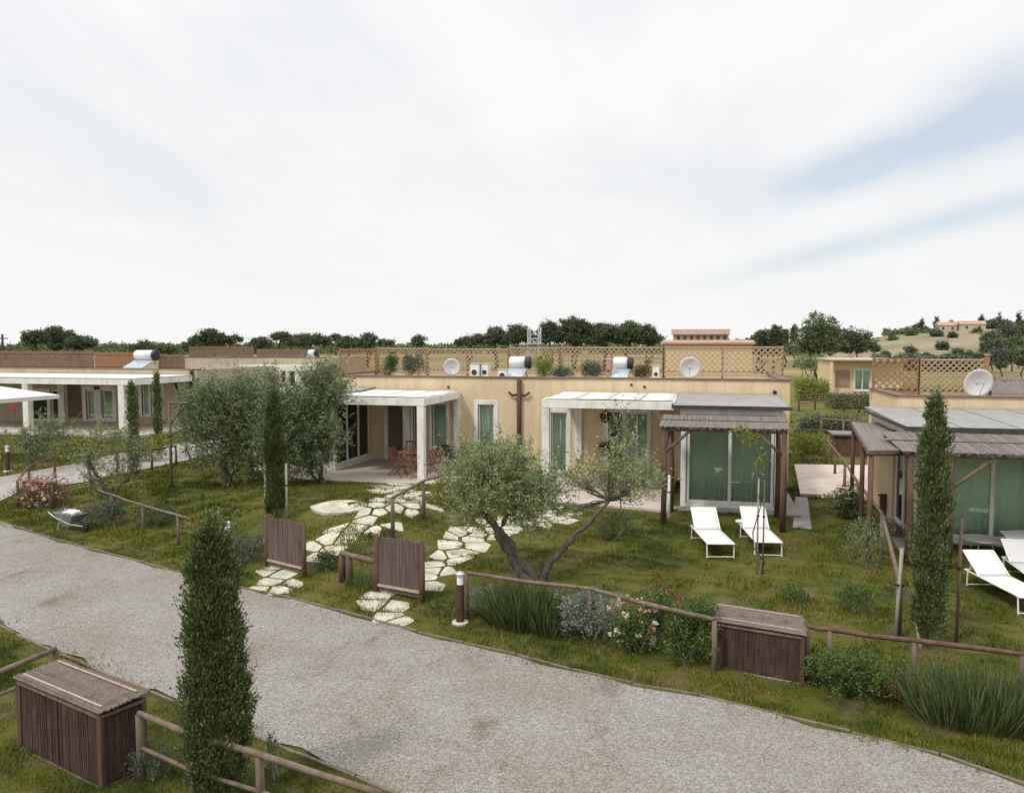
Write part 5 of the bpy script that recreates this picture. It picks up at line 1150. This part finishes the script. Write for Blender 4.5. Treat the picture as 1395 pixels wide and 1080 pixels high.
shrub('weed_patch', 'leafy sprig right of the foreground cypress foot', at_z(375,1060,ZR), .18, .15, .62, 'cypresslit', 'weeds', n=44, per=12, cr=.03, ln=.035, wd=.014)
spiky('grass_clump', 'yellowing tall grass behind the near fence rail', G(235,1035), .30, .15, .5, 'yellow', 'grass tuft', n=90, w=.010, leaves=False)
shrub('lane_bush', 'bushy green shrub left of the pencil cypresses', G(205,628), .9, .6, 1.1, 'yellow', 'shrub', n=130, per=14, cr=.12, ln=.12, wd=.045)
shrub('wall_plant', 'straggly climber on the wall above the dark veranda chair', G(628,650)+Vector((0,.3,0)), .4, .25, 1.1, 'rosemary', 'climber', n=70, per=12, cr=.09, ln=.08, wd=.03)
# roof plants
def rp(label, u, v, y, rx, h, leaf): b = at_y(u, v, y); b.z = 3.05; shrub('roof_shrub', label, b, rx, rx*.7, h, leaf, 'roof plant', n=int(220*rx*h)+60, per=15, cr=.08, ln=.08, wd=.03)
rp('dense green shrub on the long roof, left of the pair', 531, 505, 33, .42, 1.12, 'green')
rp('sparser dry shrub on the long roof beside the dense one', 563, 505, 33, .55, 1.05, 'scrub')
rp('upright yellow-green shrub right of the tank above the downpipe', 741, 505, 32, .44, 1.12, 'yellow')
rp('dark low shrub right of the yellow-green roof shrub', 766, 508, 33, .5, .5, 'scrub')
rp('small reddish plant on the roof right of the second tank', 874, 508, 32, .38, .75, 'reddish')
rp('wispy plant trailing on the fine lattice, right stretch', 808, 500, 34, .5, .8, 'scrub')
b = at_y(455,500,33); b.z = 3.05; shrub('roof_shrub', 'grey shrub at the far left end of the long roof', b, .4, .3, .6, 'scrub', 'roof plant', n=60, per=14, cr=.08, ln=.08, wd=.03)

# ---------------------------------------------------------------- background trees, each at its own distance
def bg(kind, label, cat, dist, blobs, foot_u, group=None, leaf='pine', n=None, z0=0.0, trunk_px=None, ln=None):
    base = at_d(foot_u, 470, dist); base.z = z0; area = sum(b[2]*b[3] for b in blobs); k = dist/F_PX
    n = n or int(min(900, max(60, area*1.5))); top = blobs[0]
    limbs = [[(trunk_px or blobs[0][0], blobs[0][1]+blobs[0][3]*.3)]]+[[(foot_u, (blobs[0][1]+470)/2), (b[0], b[1])] for b in blobs[1:3]]
    return tree_px(kind, label, cat, base, blobs, limbs, leaf, group, nclump=n, per=18, cr=k*1.7, ln=ln or k*2.6, wd=k*1.5, r0=k*1.3, twigs=False, bark='barkfar', depth=1.0, shell=.4, up=.1)
bg('pine_tree', 'dark pine at the far left skyline, leftmost of its clump', 'pine', 150, [(48,459,14,7),(40,463,8,6),(57,461,8,6)], 48)
bg('pine_tree', 'tallest ragged pine of the far left clump, sky showing through', 'pine', 155, [(74,453,12,6),(66,461,8,6),(84,459,10,7),(94,457,8,5),(76,468,12,6)], 77)
bg('pine_tree', 'low spreading pine at the right of the far left clump', 'pine', 150, [(112,465,16,6),(102,468,12,6),(122,468,8,5)], 110)
bg('oak_tree', 'low dark tree behind the left roof tank', 'tree', 160, [(197,473,13,6),(188,476,9,5)], 197)
bg('oak_tree', 'flat olive-coloured tree right of the left roof tank', 'tree', 170, [(228,475,14,5)], 228, leaf='broad')
bg('pine_tree', 'tall dark tree over the left end of the far beige roof', 'pine', 150, [(286,457,13,8),(272,466,14,8),(298,463,10,8),(264,473,14,8),(285,472,16,8)], 284)
bg('umbrella_pine', 'thin flat-topped pine just right of that tall dark tree', 'umbrella pine', 150, [(317,462,12,3.5),(308,463,8,3)], 314)
bg('oak_tree', 'low round tree between the tall dark tree and the umbrella pine', 'tree', 170, [(356,467,16,6),(345,470,10,4)], 356)
bg('umbrella_pine', 'clear flat-topped umbrella pine over the far beige roof', 'umbrella pine', 155, [(383,457,10,4),(376,459,7,3),(391,460,6,3)], 383)
bg('pine_tree', 'wide level-topped row of pines right of the umbrella pine', 'pine', 165, [(416,463,26,6),(400,466,16,5),(436,463,12,6),(446,465,6,6)], 420)
bg('umbrella_pine', 'tiny umbrella pine right of the wide level-topped pines', 'umbrella pine', 170, [(457,460,6,2.2)], 457)
bg('pine_tree', 'rounded pine above the left lattice end', 'pine', 160, [(476,466,14,6),(466,469,8,5)], 476)
bg('pine_tree', 'taller rounded pine above the left roof shrubs', 'pine', 160, [(502,461,10,6),(497,467,14,6),(526,467,12,3)], 501)
bg('pine_tree', 'lone small round tree on the skyline left of centre', 'tree', 160, [(570,465,9,6)], 570)
bg('pine_tree', 'low dark trees starting the centre clump on the left', 'tree', 150, [(640,464,16,5.5),(628,467,8,4),(654,462,10,5)], 641)
bg('oak_tree', 'loose greyish tree left of the steel tower', 'tree', 150, [(675,456,12,9),(668,463,12,6),(686,461,8,8)], 676, leaf='scrub')
bg('pine_tree', 'dark domed tree immediately left of the steel tower', 'pine', 145, [(705,454,14,10),(698,461,12,8),(718,459,10,9)], 706)
bg('pine_tree', 'dark tree immediately right of the steel tower', 'pine', 145, [(746,450,12,12),(740,460,12,8),(758,456,12,12)], 750)
bg('pine_tree', 'highest crown of the dark centre clump, over the bright roof shrub', 'pine', 145, [(782,444,17,11),(775,454,18,12),(796,449,14,12),(786,462,20,8)], 783)
bg('pine_tree', 'broad flat-sided dark pine right of the highest centre crown', 'pine', 145, [(822,451,19,10),(815,460,20,10),(836,456,14,10)], 823)
bg('pine_tree', 'dark pine above the second water tank', 'pine', 148, [(856,450,17,10),(850,460,18,9),(868,456,12,10)], 857, leaf='broad')
bg('pine_tree', 'last dark tree of the centre clump, sloping down to the farmhouse', 'pine', 148, [(884,452,9,9),(890,461,12,8),(878,461,12,8)], 885)
bg('pine_tree', 'small round tree just right of the farmhouse', 'tree', 140, [(1034,463,10,8),(1024,468,10,6)], 1034, leaf='broad')
bg('oak_tree', 'greyish bushy tree left of the dark cypress pair', 'tree', 120, [(1040,458,12,8),(1046,466,12,8)], 1042, leaf='scrub')
bg('pine_tree', 'dark narrow tree right of the farmhouse, before the big tree', 'tree', 118, [(1057,456,7,13),(1058,464,8,9)], 1057)
bg('cypress_tree', 'first thin skyline cypress before the big round tree', 'cypress', 170, [(1069,458,2.6,9)], 1069)
bg('cypress_tree', 'second thin skyline cypress, touching the big round tree', 'cypress', 170, [(1082,456,2.8,11)], 1082)
bg('oak_tree', 'largest tree of the skyline, big round grey-green crown', 'tree', 105, [(1117,446,24,19),(1104,458,20,17),(1132,456,20,18),(1118,468,30,16),(1098,470,16,14)], 1117, leaf='broad', n=700)
bg('oak_tree', 'wide darker tree leaning against the largest skyline tree', 'tree', 110, [(1163,458,20,11),(1152,465,20,12),(1178,466,16,10),(1165,472,24,8)], 1163, leaf='pine', n=450)
for i, (u_, v_, s_) in enumerate(((1092,497,9),(1104,500,10),(1116,497,9),(1099,492,8),(1111,491,8))):
    b = at_d(u_, 470, 112-2*(v_-490)); b.z = 0; tree_px('olive_tree', 'grey-green olive in the small grove seen through the right gap', 'olive tree', b, [(u_,v_-4,s_,7)], [[(u_,v_-1)]], 'olive', 'olives in the small grove', nclump=90, per=16, cr=.2, ln=.3, wd=.08, r0=.07, twigs=False, depth=1)
# the hill: scattered olives and skyline cypresses
for i, (u_, d_, s_) in enumerate(((1205,215,7),(1240,230,8),(1262,205,6),(1283,240,9),(1304,215,8),(1320,200,10),(1215,300,6),(1345,210,12),(1366,200,11),(1388,215,12),(1352,245,10),(1376,240,11),(1240,325,8),(1275,310,9),(1330,320,7),(1298,300,6),(1192,250,6),(1228,190,7),(1258,180,8),(1292,178,9),(1330,176,9),(1388,180,12),(1362,172,9),(1405,240,12),(1198,175,8))):
    z_ = hill_z(u_, d_); b = at_d(u_, 470, d_); b.z = z_; k = d_/F_PX; vv = 470-(z_-CAM_H)/k
    tree_px('olive_tree', 'round olive scattered on the golden hillside', 'olive tree', b, [(u_,vv-s_*.55,s_*.85,s_*.6),(u_+s_*.4,vv-s_*.4,s_*.7,s_*.45)], [[(u_,vv-s_*.4)]], ('broad','scrub','broad','pine')[i % 4], 'olives on the golden hill', nclump=int(50+s_*8), per=14, cr=k*1.3, ln=k*2.0, wd=k*1.1, r0=k*.6, twigs=False, bark='barkfar', depth=1)
for i, (u_, d_, h_) in enumerate(((1208,420,9),(1220,420,7),(1236,415,9),(1248,400,11),(1255,400,17),(1276,400,17),(1295,400,14),(1315,410,11),(1336,390,19),(1341,400,12),(1361,385,18),(1370,390,12),(1388,380,19),(1262,420,8),(1285,410,8),(1306,420,8))):
    z_ = hill_z(u_, d_); b = at_d(u_, 470, d_); b.z = z_; k = d_/F_PX; vv = 470-(z_-CAM_H)/k; h_ *= 1.45; w_ = 2.8 if h_ > 17 else 4.5
    tree_px('cypress_tree', 'dark cypress on the crest of the golden hill', 'cypress', b, [(u_,vv-h_*.45,w_,h_*.5)], [[(u_,vv-h_*.3)]], 'pine', 'cypresses on the hill crest', nclump=90, per=14, cr=k*.8, ln=k*1.8, wd=k*.8, r0=k*.6, twigs=False, bark='barkfar', depth=1)
for lab, u_, wd_ in (('left one of two tiny pale farmhouses on the hill crest', 1288, 3.4), ('right one of two tiny pale farmhouses on the hill crest', 1322, 4.6)):
    b = at_d(u_, 470, 372); b.z = hill_z(u_, 372); o = thing('farmhouse', b, lab, 'farmhouse')
    MB().box(b.x-wd_, b.x+wd_, b.y-2.5, b.y+2.5, b.z-1, b.z+2.6).build('wall', mt['pale'], o, world=True)
    MB().add([(b.x-wd_-.3,b.y-2.8,b.z+2.6),(b.x+wd_+.3,b.y-2.8,b.z+2.6),(b.x+wd_+.3,b.y+2.8,b.z+2.6),(b.x-wd_-.3,b.y+2.8,b.z+2.6),(b.x-wd_-.3,b.y,b.z+4),(b.x+wd_+.3,b.y,b.z+4)], [(0,3,2,1),(0,1,5,4),(2,3,4,5),(0,4,3),(1,2,5)]).build('roof', mt['terracotta'], o, world=True)
    for k_ in (-.5, .5): MB().box(b.x+wd_*k_-.4, b.x+wd_*k_+.4, b.y-2.56, b.y-2.503, b.z+.8, b.z+1.9).build('window', mt['darkedge'], o, world=True)
# far-off woods that read as one mass along the horizon
def wood(label, u0, u1, dist, vtop, leaf, n, zf_=lambda u, d: 0.0, amp=2.0):
    us = rng.uniform(u0, u1, n); P = []; k = dist/F_PX
    tops = [vtop+amp*math.sin(u*.11)+amp*.7*math.sin(u*.31+1)+.4*amp*math.sin(u*.9) for u in us]
    for u_, tp in zip(us, tops):
        d_ = dist*rng.uniform(.94,1.06); b = at_d(u_, 470, d_); z0 = zf_(u_, d_); zt_ = CAM_H+(470-tp)*k+(z0 if z0 else 0)*0; P.append((b.x, b.y, z0+rng.random()**.7*max(zt_-z0, 1.0)))
    P = np.repeat(np.array(P), 9, 0)+rng.normal(size=(n*9,3))*k*1.2; o = leaf_mesh('far_wood', P, unit(len(P)), k*3.2*rng.uniform(.6,1.3,len(P)), k*1.9, L[leaf]); tag(o, label, 'wood', None, 'stuff')
wood('low dark line of far trees along the left and centre horizon', -200, 930, 420, 469.8, 'broad', 4200, amp=.8)
wood('low far trees between the farmhouse and the hill', 930, 1200, 380, 465, 'pine', 1300, amp=1.6)
wood('dark wood along the hill crest at the right edge', 1345, 1560, 395, 446, 'pine', 2800, zf_=lambda u, d: hill_z(u, d)*.98, amp=2)
wood('low scrub on the crest of the golden hill', 1205, 1345, 410, 453.5, 'broad', 900, zf_=lambda u, d: hill_z(u, d)*.98, amp=2)
for i, (u_, v_, d_, s_) in enumerate(((1352,470,150,14),(1380,466,160,15),(1366,482,130,16),(1395,480,135,16),(1338,488,128,12),(1350,458,190,11),(1372,452,210,12),(1392,450,215,12))):
    b = at_d(u_, 470, d_); b.z = hill_z(u_, d_); k = d_/F_PX
    tree_px('olive_tree', 'big grey-green olive crowding the right edge above the reed mat', 'olive tree', b, [(u_,v_,s_,s_*.55),(u_-s_*.5,v_+3,s_*.7,s_*.45),(u_+s_*.5,v_+2,s_*.7,s_*.5)], [[(u_,v_)]], 'broad' if i % 2 else 'scrub', 'olives crowding the right edge', nclump=170, per=16, cr=k*1.6, ln=k*2.4, wd=k*1.3, r0=k*.9, twigs=False, bark='barkfar', depth=1)
wood('low grey-green scrub band at the foot of the golden hill', 1190, 1335, 165, 484, 'scrub', 1500, amp=1.5)
# hedges in the gap
for lab, u0, u1, v_, h_, leaf in (('dense low vines between the hedge and the far house', 1086, 1190, 536, .9, 'broad'), ('bright yellow-green clipped hedge in the right gap', 1084, 1128, 545, 1.7, 'yellow'), ('grey-green hedge beyond the pale paving', 1092, 1172, 590, .9, 'scrub'), ('rough green hedge before the small far house', 1128, 1188, 556, 1.0, 'broad')):
    a, b = G(u0, v_), G(u1, v_); o = thing('hedge', (a+b)/2, lab, 'hedge'); n = 240; t = rng.random(n)[:,None]; A1, B1 = np.array(a), np.array(b)
    c_ = A1+(B1-A1)*t+np.stack([0*t[:,0], rng.normal(size=n)*.35, rng.random(n)*h_],1); idx = np.repeat(np.arange(n), 16); P_ = c_[idx]+rng.normal(size=(len(idx),3))*.13
    leaf_mesh('foliage', P_, unit(len(P_))+np.array((0,0,.3)), .15, .07, L[leaf], o)

# ---------------------------------------------------------------- turf
def poly_in(px, py, poly):
    c = np.zeros(len(px), bool); n = len(poly)
    for i in range(n):
        (ax, ay), (bx, by) = poly[i][:2], poly[(i+1) % n][:2]
        c ^= ((ay > py) != (by > py)) & (px < (bx-ax)*(py-ay)/(by-ay+1e-12)+ax)
    return c
lane = [tuple(G(*p)[:2]) for p in side_near]+[tuple(G(*p)[:2]) for p in side_far[::-1]]
def turf(n, x0, x1, y0, y1, lo, hi, w, seed):
    r = np.random.default_rng(seed); x = r.uniform(x0, x1, n); y = r.uniform(y0, y1, n)
    fy = np.interp(x, FX, FY); ny = np.interp(x, NX, NY); e_ = .02+.14*r.random(n)-np.where(r.random(n) < .10, .45*r.random(n), 0); ok = (y > fy+e_) | (y < ny-e_)
    a, b = -sy*x+cy*y, cy*x+sy*y; ok &= (np.abs(b) < a*.66+1) & (a > 5)
    ok &= ~((y > Y0-.1) & (x > -15.4) & (x < 3.2)) & ~((y > YR-.1) & (x > 5.7))
    d = np.sin(x*2.1+np.sin(y*1.7))*np.sin(y*2.6+np.sin(x*1.1)*2)+.6*np.sin(x*6.3+y*4.1)*np.sin(y*7.7-x*3.3); ok &= r.random(n) < np.clip(.62+.45*d, .12, 1)
    for p in pads:
        if p[0] == 'poly': ok &= ~poly_in(x, y, p[1])
        else: ok &= ((x-p[0])**2+(y-p[1])**2 > (p[2]*.74)**2) | (r.random(n) < .10)
    ok &= ~poly_in(x, y, lane)
    x, y, d, fy, ny = x[ok], y[ok], d[ok], fy[ok], ny[ok]; n = len(x); z = np.maximum(terrain(x, y)-.01, np.where((y < fy+.05) & (y > ny-.05), ZR, -9)); a = r.random(n)*6.283; h = r.uniform(lo, hi, n)*(1+.6*np.clip(d, -.8, 1)); ww = w*r.uniform(.6,1.3,n)
    ln_ = np.stack([r.normal(size=n)*.45*h, r.normal(size=n)*.45*h, h], 1); B = np.stack([x,y,z],1); S = np.stack([np.cos(a)*ww, np.sin(a)*ww, 0*a],1)
    return np.stack([B-S, B+S, B+ln_], 1).reshape(-1,3)
V = np.concatenate([turf(620000, -22, 11, 9.5, 30, .035, .09, .010, 1), turf(230000, -12, 4, 4.0, 12.5, .03, .09, .006, 2), turf(90000, -50, -12, 18, 42, .06, .16, .022, 3), turf(50000, -4, 22, 28, 60, .08, .2, .03, 4)])
o = np_mesh('grass', V, np.arange(len(V)).reshape(-1,3), L['turf'], k=3); tag(o, 'patchy olive-green grass of the gardens and verges', 'grass', None, 'stuff')

# ---------------------------------------------------------------- light, sky, camera
SUN_EL, SUN_AZ = R(52), R(215)                          # high soft sun from the front left, behind the camera
w = bpy.data.worlds.new('World'); bpy.context.scene.world = w; w.use_nodes = True; nt = w.node_tree; bg_ = nt.nodes['Background']; out = nt.nodes['World Output']
sky = nt.nodes.new('ShaderNodeTexSky'); sky.sky_type = 'NISHITA'; sky.sun_disc = False; sky.sun_elevation = SUN_EL; sky.sun_rotation = SUN_AZ; sky.air_density = 1.0; sky.dust_density = 1.5
nt.links.new(sky.outputs[0], bg_.inputs[0]); bg_.inputs[1].default_value = .10
geo = nt.nodes.new('ShaderNodeTexCoord'); sp = nt.nodes.new('ShaderNodeSeparateXYZ'); nt.links.new(geo.outputs['Generated'], sp.inputs[0])
def mth(op, a, b=None, c=None):
    n = nt.nodes.new('ShaderNodeMath'); n.operation = op
    for i, v in enumerate((a, b, c)):
        if v is None: continue
        if isinstance(v, (int, float)): n.inputs[i].default_value = v
        else: nt.links.new(v, n.inputs[i])
    return n.outputs[0]
zz = mth('ADD', mth('MAXIMUM', sp.outputs[2], 0.0), .16); px_ = mth('DIVIDE', sp.outputs[0], zz); py_ = mth('DIVIDE', sp.outputs[1], zz)
cb_ = nt.nodes.new('ShaderNodeCombineXYZ'); nt.links.new(px_, cb_.inputs[0]); nt.links.new(py_, cb_.inputs[1])
mp = nt.nodes.new('ShaderNodeMapping'); mp.inputs['Rotation'].default_value = (0,0,R(25)); mp.inputs['Scale'].default_value = (1.0,.42,1); nt.links.new(cb_.outputs[0], mp.inputs[0])
def nz(scale, det, off, dist=.5):
    m2 = nt.nodes.new('ShaderNodeMapping'); m2.inputs['Location'].default_value = off; nt.links.new(mp.outputs[0], m2.inputs[0])
    n = nt.nodes.new('ShaderNodeTexNoise'); n.inputs['Scale'].default_value = scale; n.inputs['Detail'].default_value = det; n.inputs['Roughness'].default_value = .55; n.inputs['Distortion'].default_value = dist; nt.links.new(m2.outputs[0], n.inputs['Vector']); return n.outputs['Fac']
cl1 = nz(.9, 7, (3.1,1.7,0)); cl2 = nz(2.2, 8, (8.3,2.2,0))
cr_ = nt.nodes.new('ShaderNodeValToRGB'); e = cr_.color_ramp.elements; e[0].position = .30; e[0].color = (.50,.53,.59,1); e[1].position = .56; e[1].color = (.695,.70,.705,1)
nt.links.new(mth('ADD', mth('MULTIPLY', cl1, .7), mth('MULTIPLY', cl2, .3)), cr_.inputs[0])
# the brighter, warmer cloud low over the land
hz = nt.nodes.new('ShaderNodeMapRange'); hz.inputs['From Min'].default_value = .0; hz.inputs['From Max'].default_value = .34; nt.links.new(sp.outputs[2], hz.inputs['Value'])
mixh = nt.nodes.new('ShaderNodeMix'); mixh.data_type = 'RGBA'; nt.links.new(hz.outputs[0], mixh.inputs[0]); mixh.inputs[6].default_value = (.685,.69,.68,1); nt.links.new(cr_.outputs[0], mixh.inputs[7])
bgc = nt.nodes.new('ShaderNodeBackground'); nt.links.new(mixh.outputs[2], bgc.inputs[0]); zb = nt.nodes.new('ShaderNodeMapRange'); zb.inputs['From Min'].default_value = .5; zb.inputs['From Max'].default_value = .95; zb.inputs['To Min'].default_value = 1.0; zb.inputs['To Max'].default_value = 2.4; nt.links.new(sp.outputs[2], zb.inputs['Value']); nt.links.new(zb.outputs[0], bgc.inputs[1])
# thin breaks in the cloud to the right, where the blue shows
def brk(u, v, wide, tall):
    d = ray(u, v).normalized(); el = math.asin(d.z); az = math.atan2(d.x, d.y)
    aa = nt.nodes.new('ShaderNodeMath'); aa.operation = 'ARCTAN2'; nt.links.new(sp.outputs[0], aa.inputs[0]); nt.links.new(sp.outputs[1], aa.inputs[1]); ee = mth('ARCSINE', sp.outputs[2])
    da = mth('DIVIDE', mth('SUBTRACT', aa.outputs[0], az), wide); de = mth('DIVIDE', mth('SUBTRACT', mth('SUBTRACT', ee, el), mth('MULTIPLY', mth('SUBTRACT', aa.outputs[0], az), .22)), tall)
    return mth('EXPONENT', mth('MULTIPLY', mth('ADD', mth('MULTIPLY', da, da), mth('MULTIPLY', de, de)), -1.0))
brks = mth('ADD', mth('ADD', brk(1235,208,.13,.026), mth('MULTIPLY', brk(1230,318,.20,.014), .75)), mth('MULTIPLY', brk(1380,130,.12,.05), .45))
bm_ = mth('MULTIPLY', brks, mth('ADD', mth('MULTIPLY', cl2, 1.5), -.1)); bm_ = mth('MINIMUM', mth('MAXIMUM', bm_, 0.0), .52)
cov = mth('SUBTRACT', 1.0, bm_)
mxs = nt.nodes.new('ShaderNodeMixShader'); nt.links.new(cov, mxs.inputs[0]); nt.links.new(bg_.outputs[0], mxs.inputs[1]); nt.links.new(bgc.outputs[0], mxs.inputs[2]); nt.links.new(mxs.outputs[0], out.inputs[0])
sd = bpy.data.lights.new('sun', 'SUN'); sd.energy = 1.5; sd.angle = R(8); sd.color = (1,.95,.87); so = bpy.data.objects.new('sun', sd); C.objects.link(so)
dirv = Vector((math.sin(SUN_AZ)*math.cos(SUN_EL), math.cos(SUN_AZ)*math.cos(SUN_EL), math.sin(SUN_EL))); so.rotation_euler = dirv.to_track_quat('Z','Y').to_euler(); so.location = (0,0,30)
cd = bpy.data.cameras.new('camera'); cam = bpy.data.objects.new('camera', cd); C.objects.link(cam); cam.location = (0,0,CAM_H); cam.rotation_euler = (R(90)-TILT, 0, YAW)
cd.sensor_width = 36; cd.lens = 36*F_PX/1395; cd.clip_start = .1; cd.clip_end = 6000; sc = bpy.context.scene; sc.camera = cam
sc.view_settings.view_transform = 'Standard'; sc.view_settings.look = 'None'; sc.view_settings.exposure = .45; sc.view_settings.gamma = 1
sc.cycles.transparent_max_bounces = 12; sc.cycles.max_bounces = 6
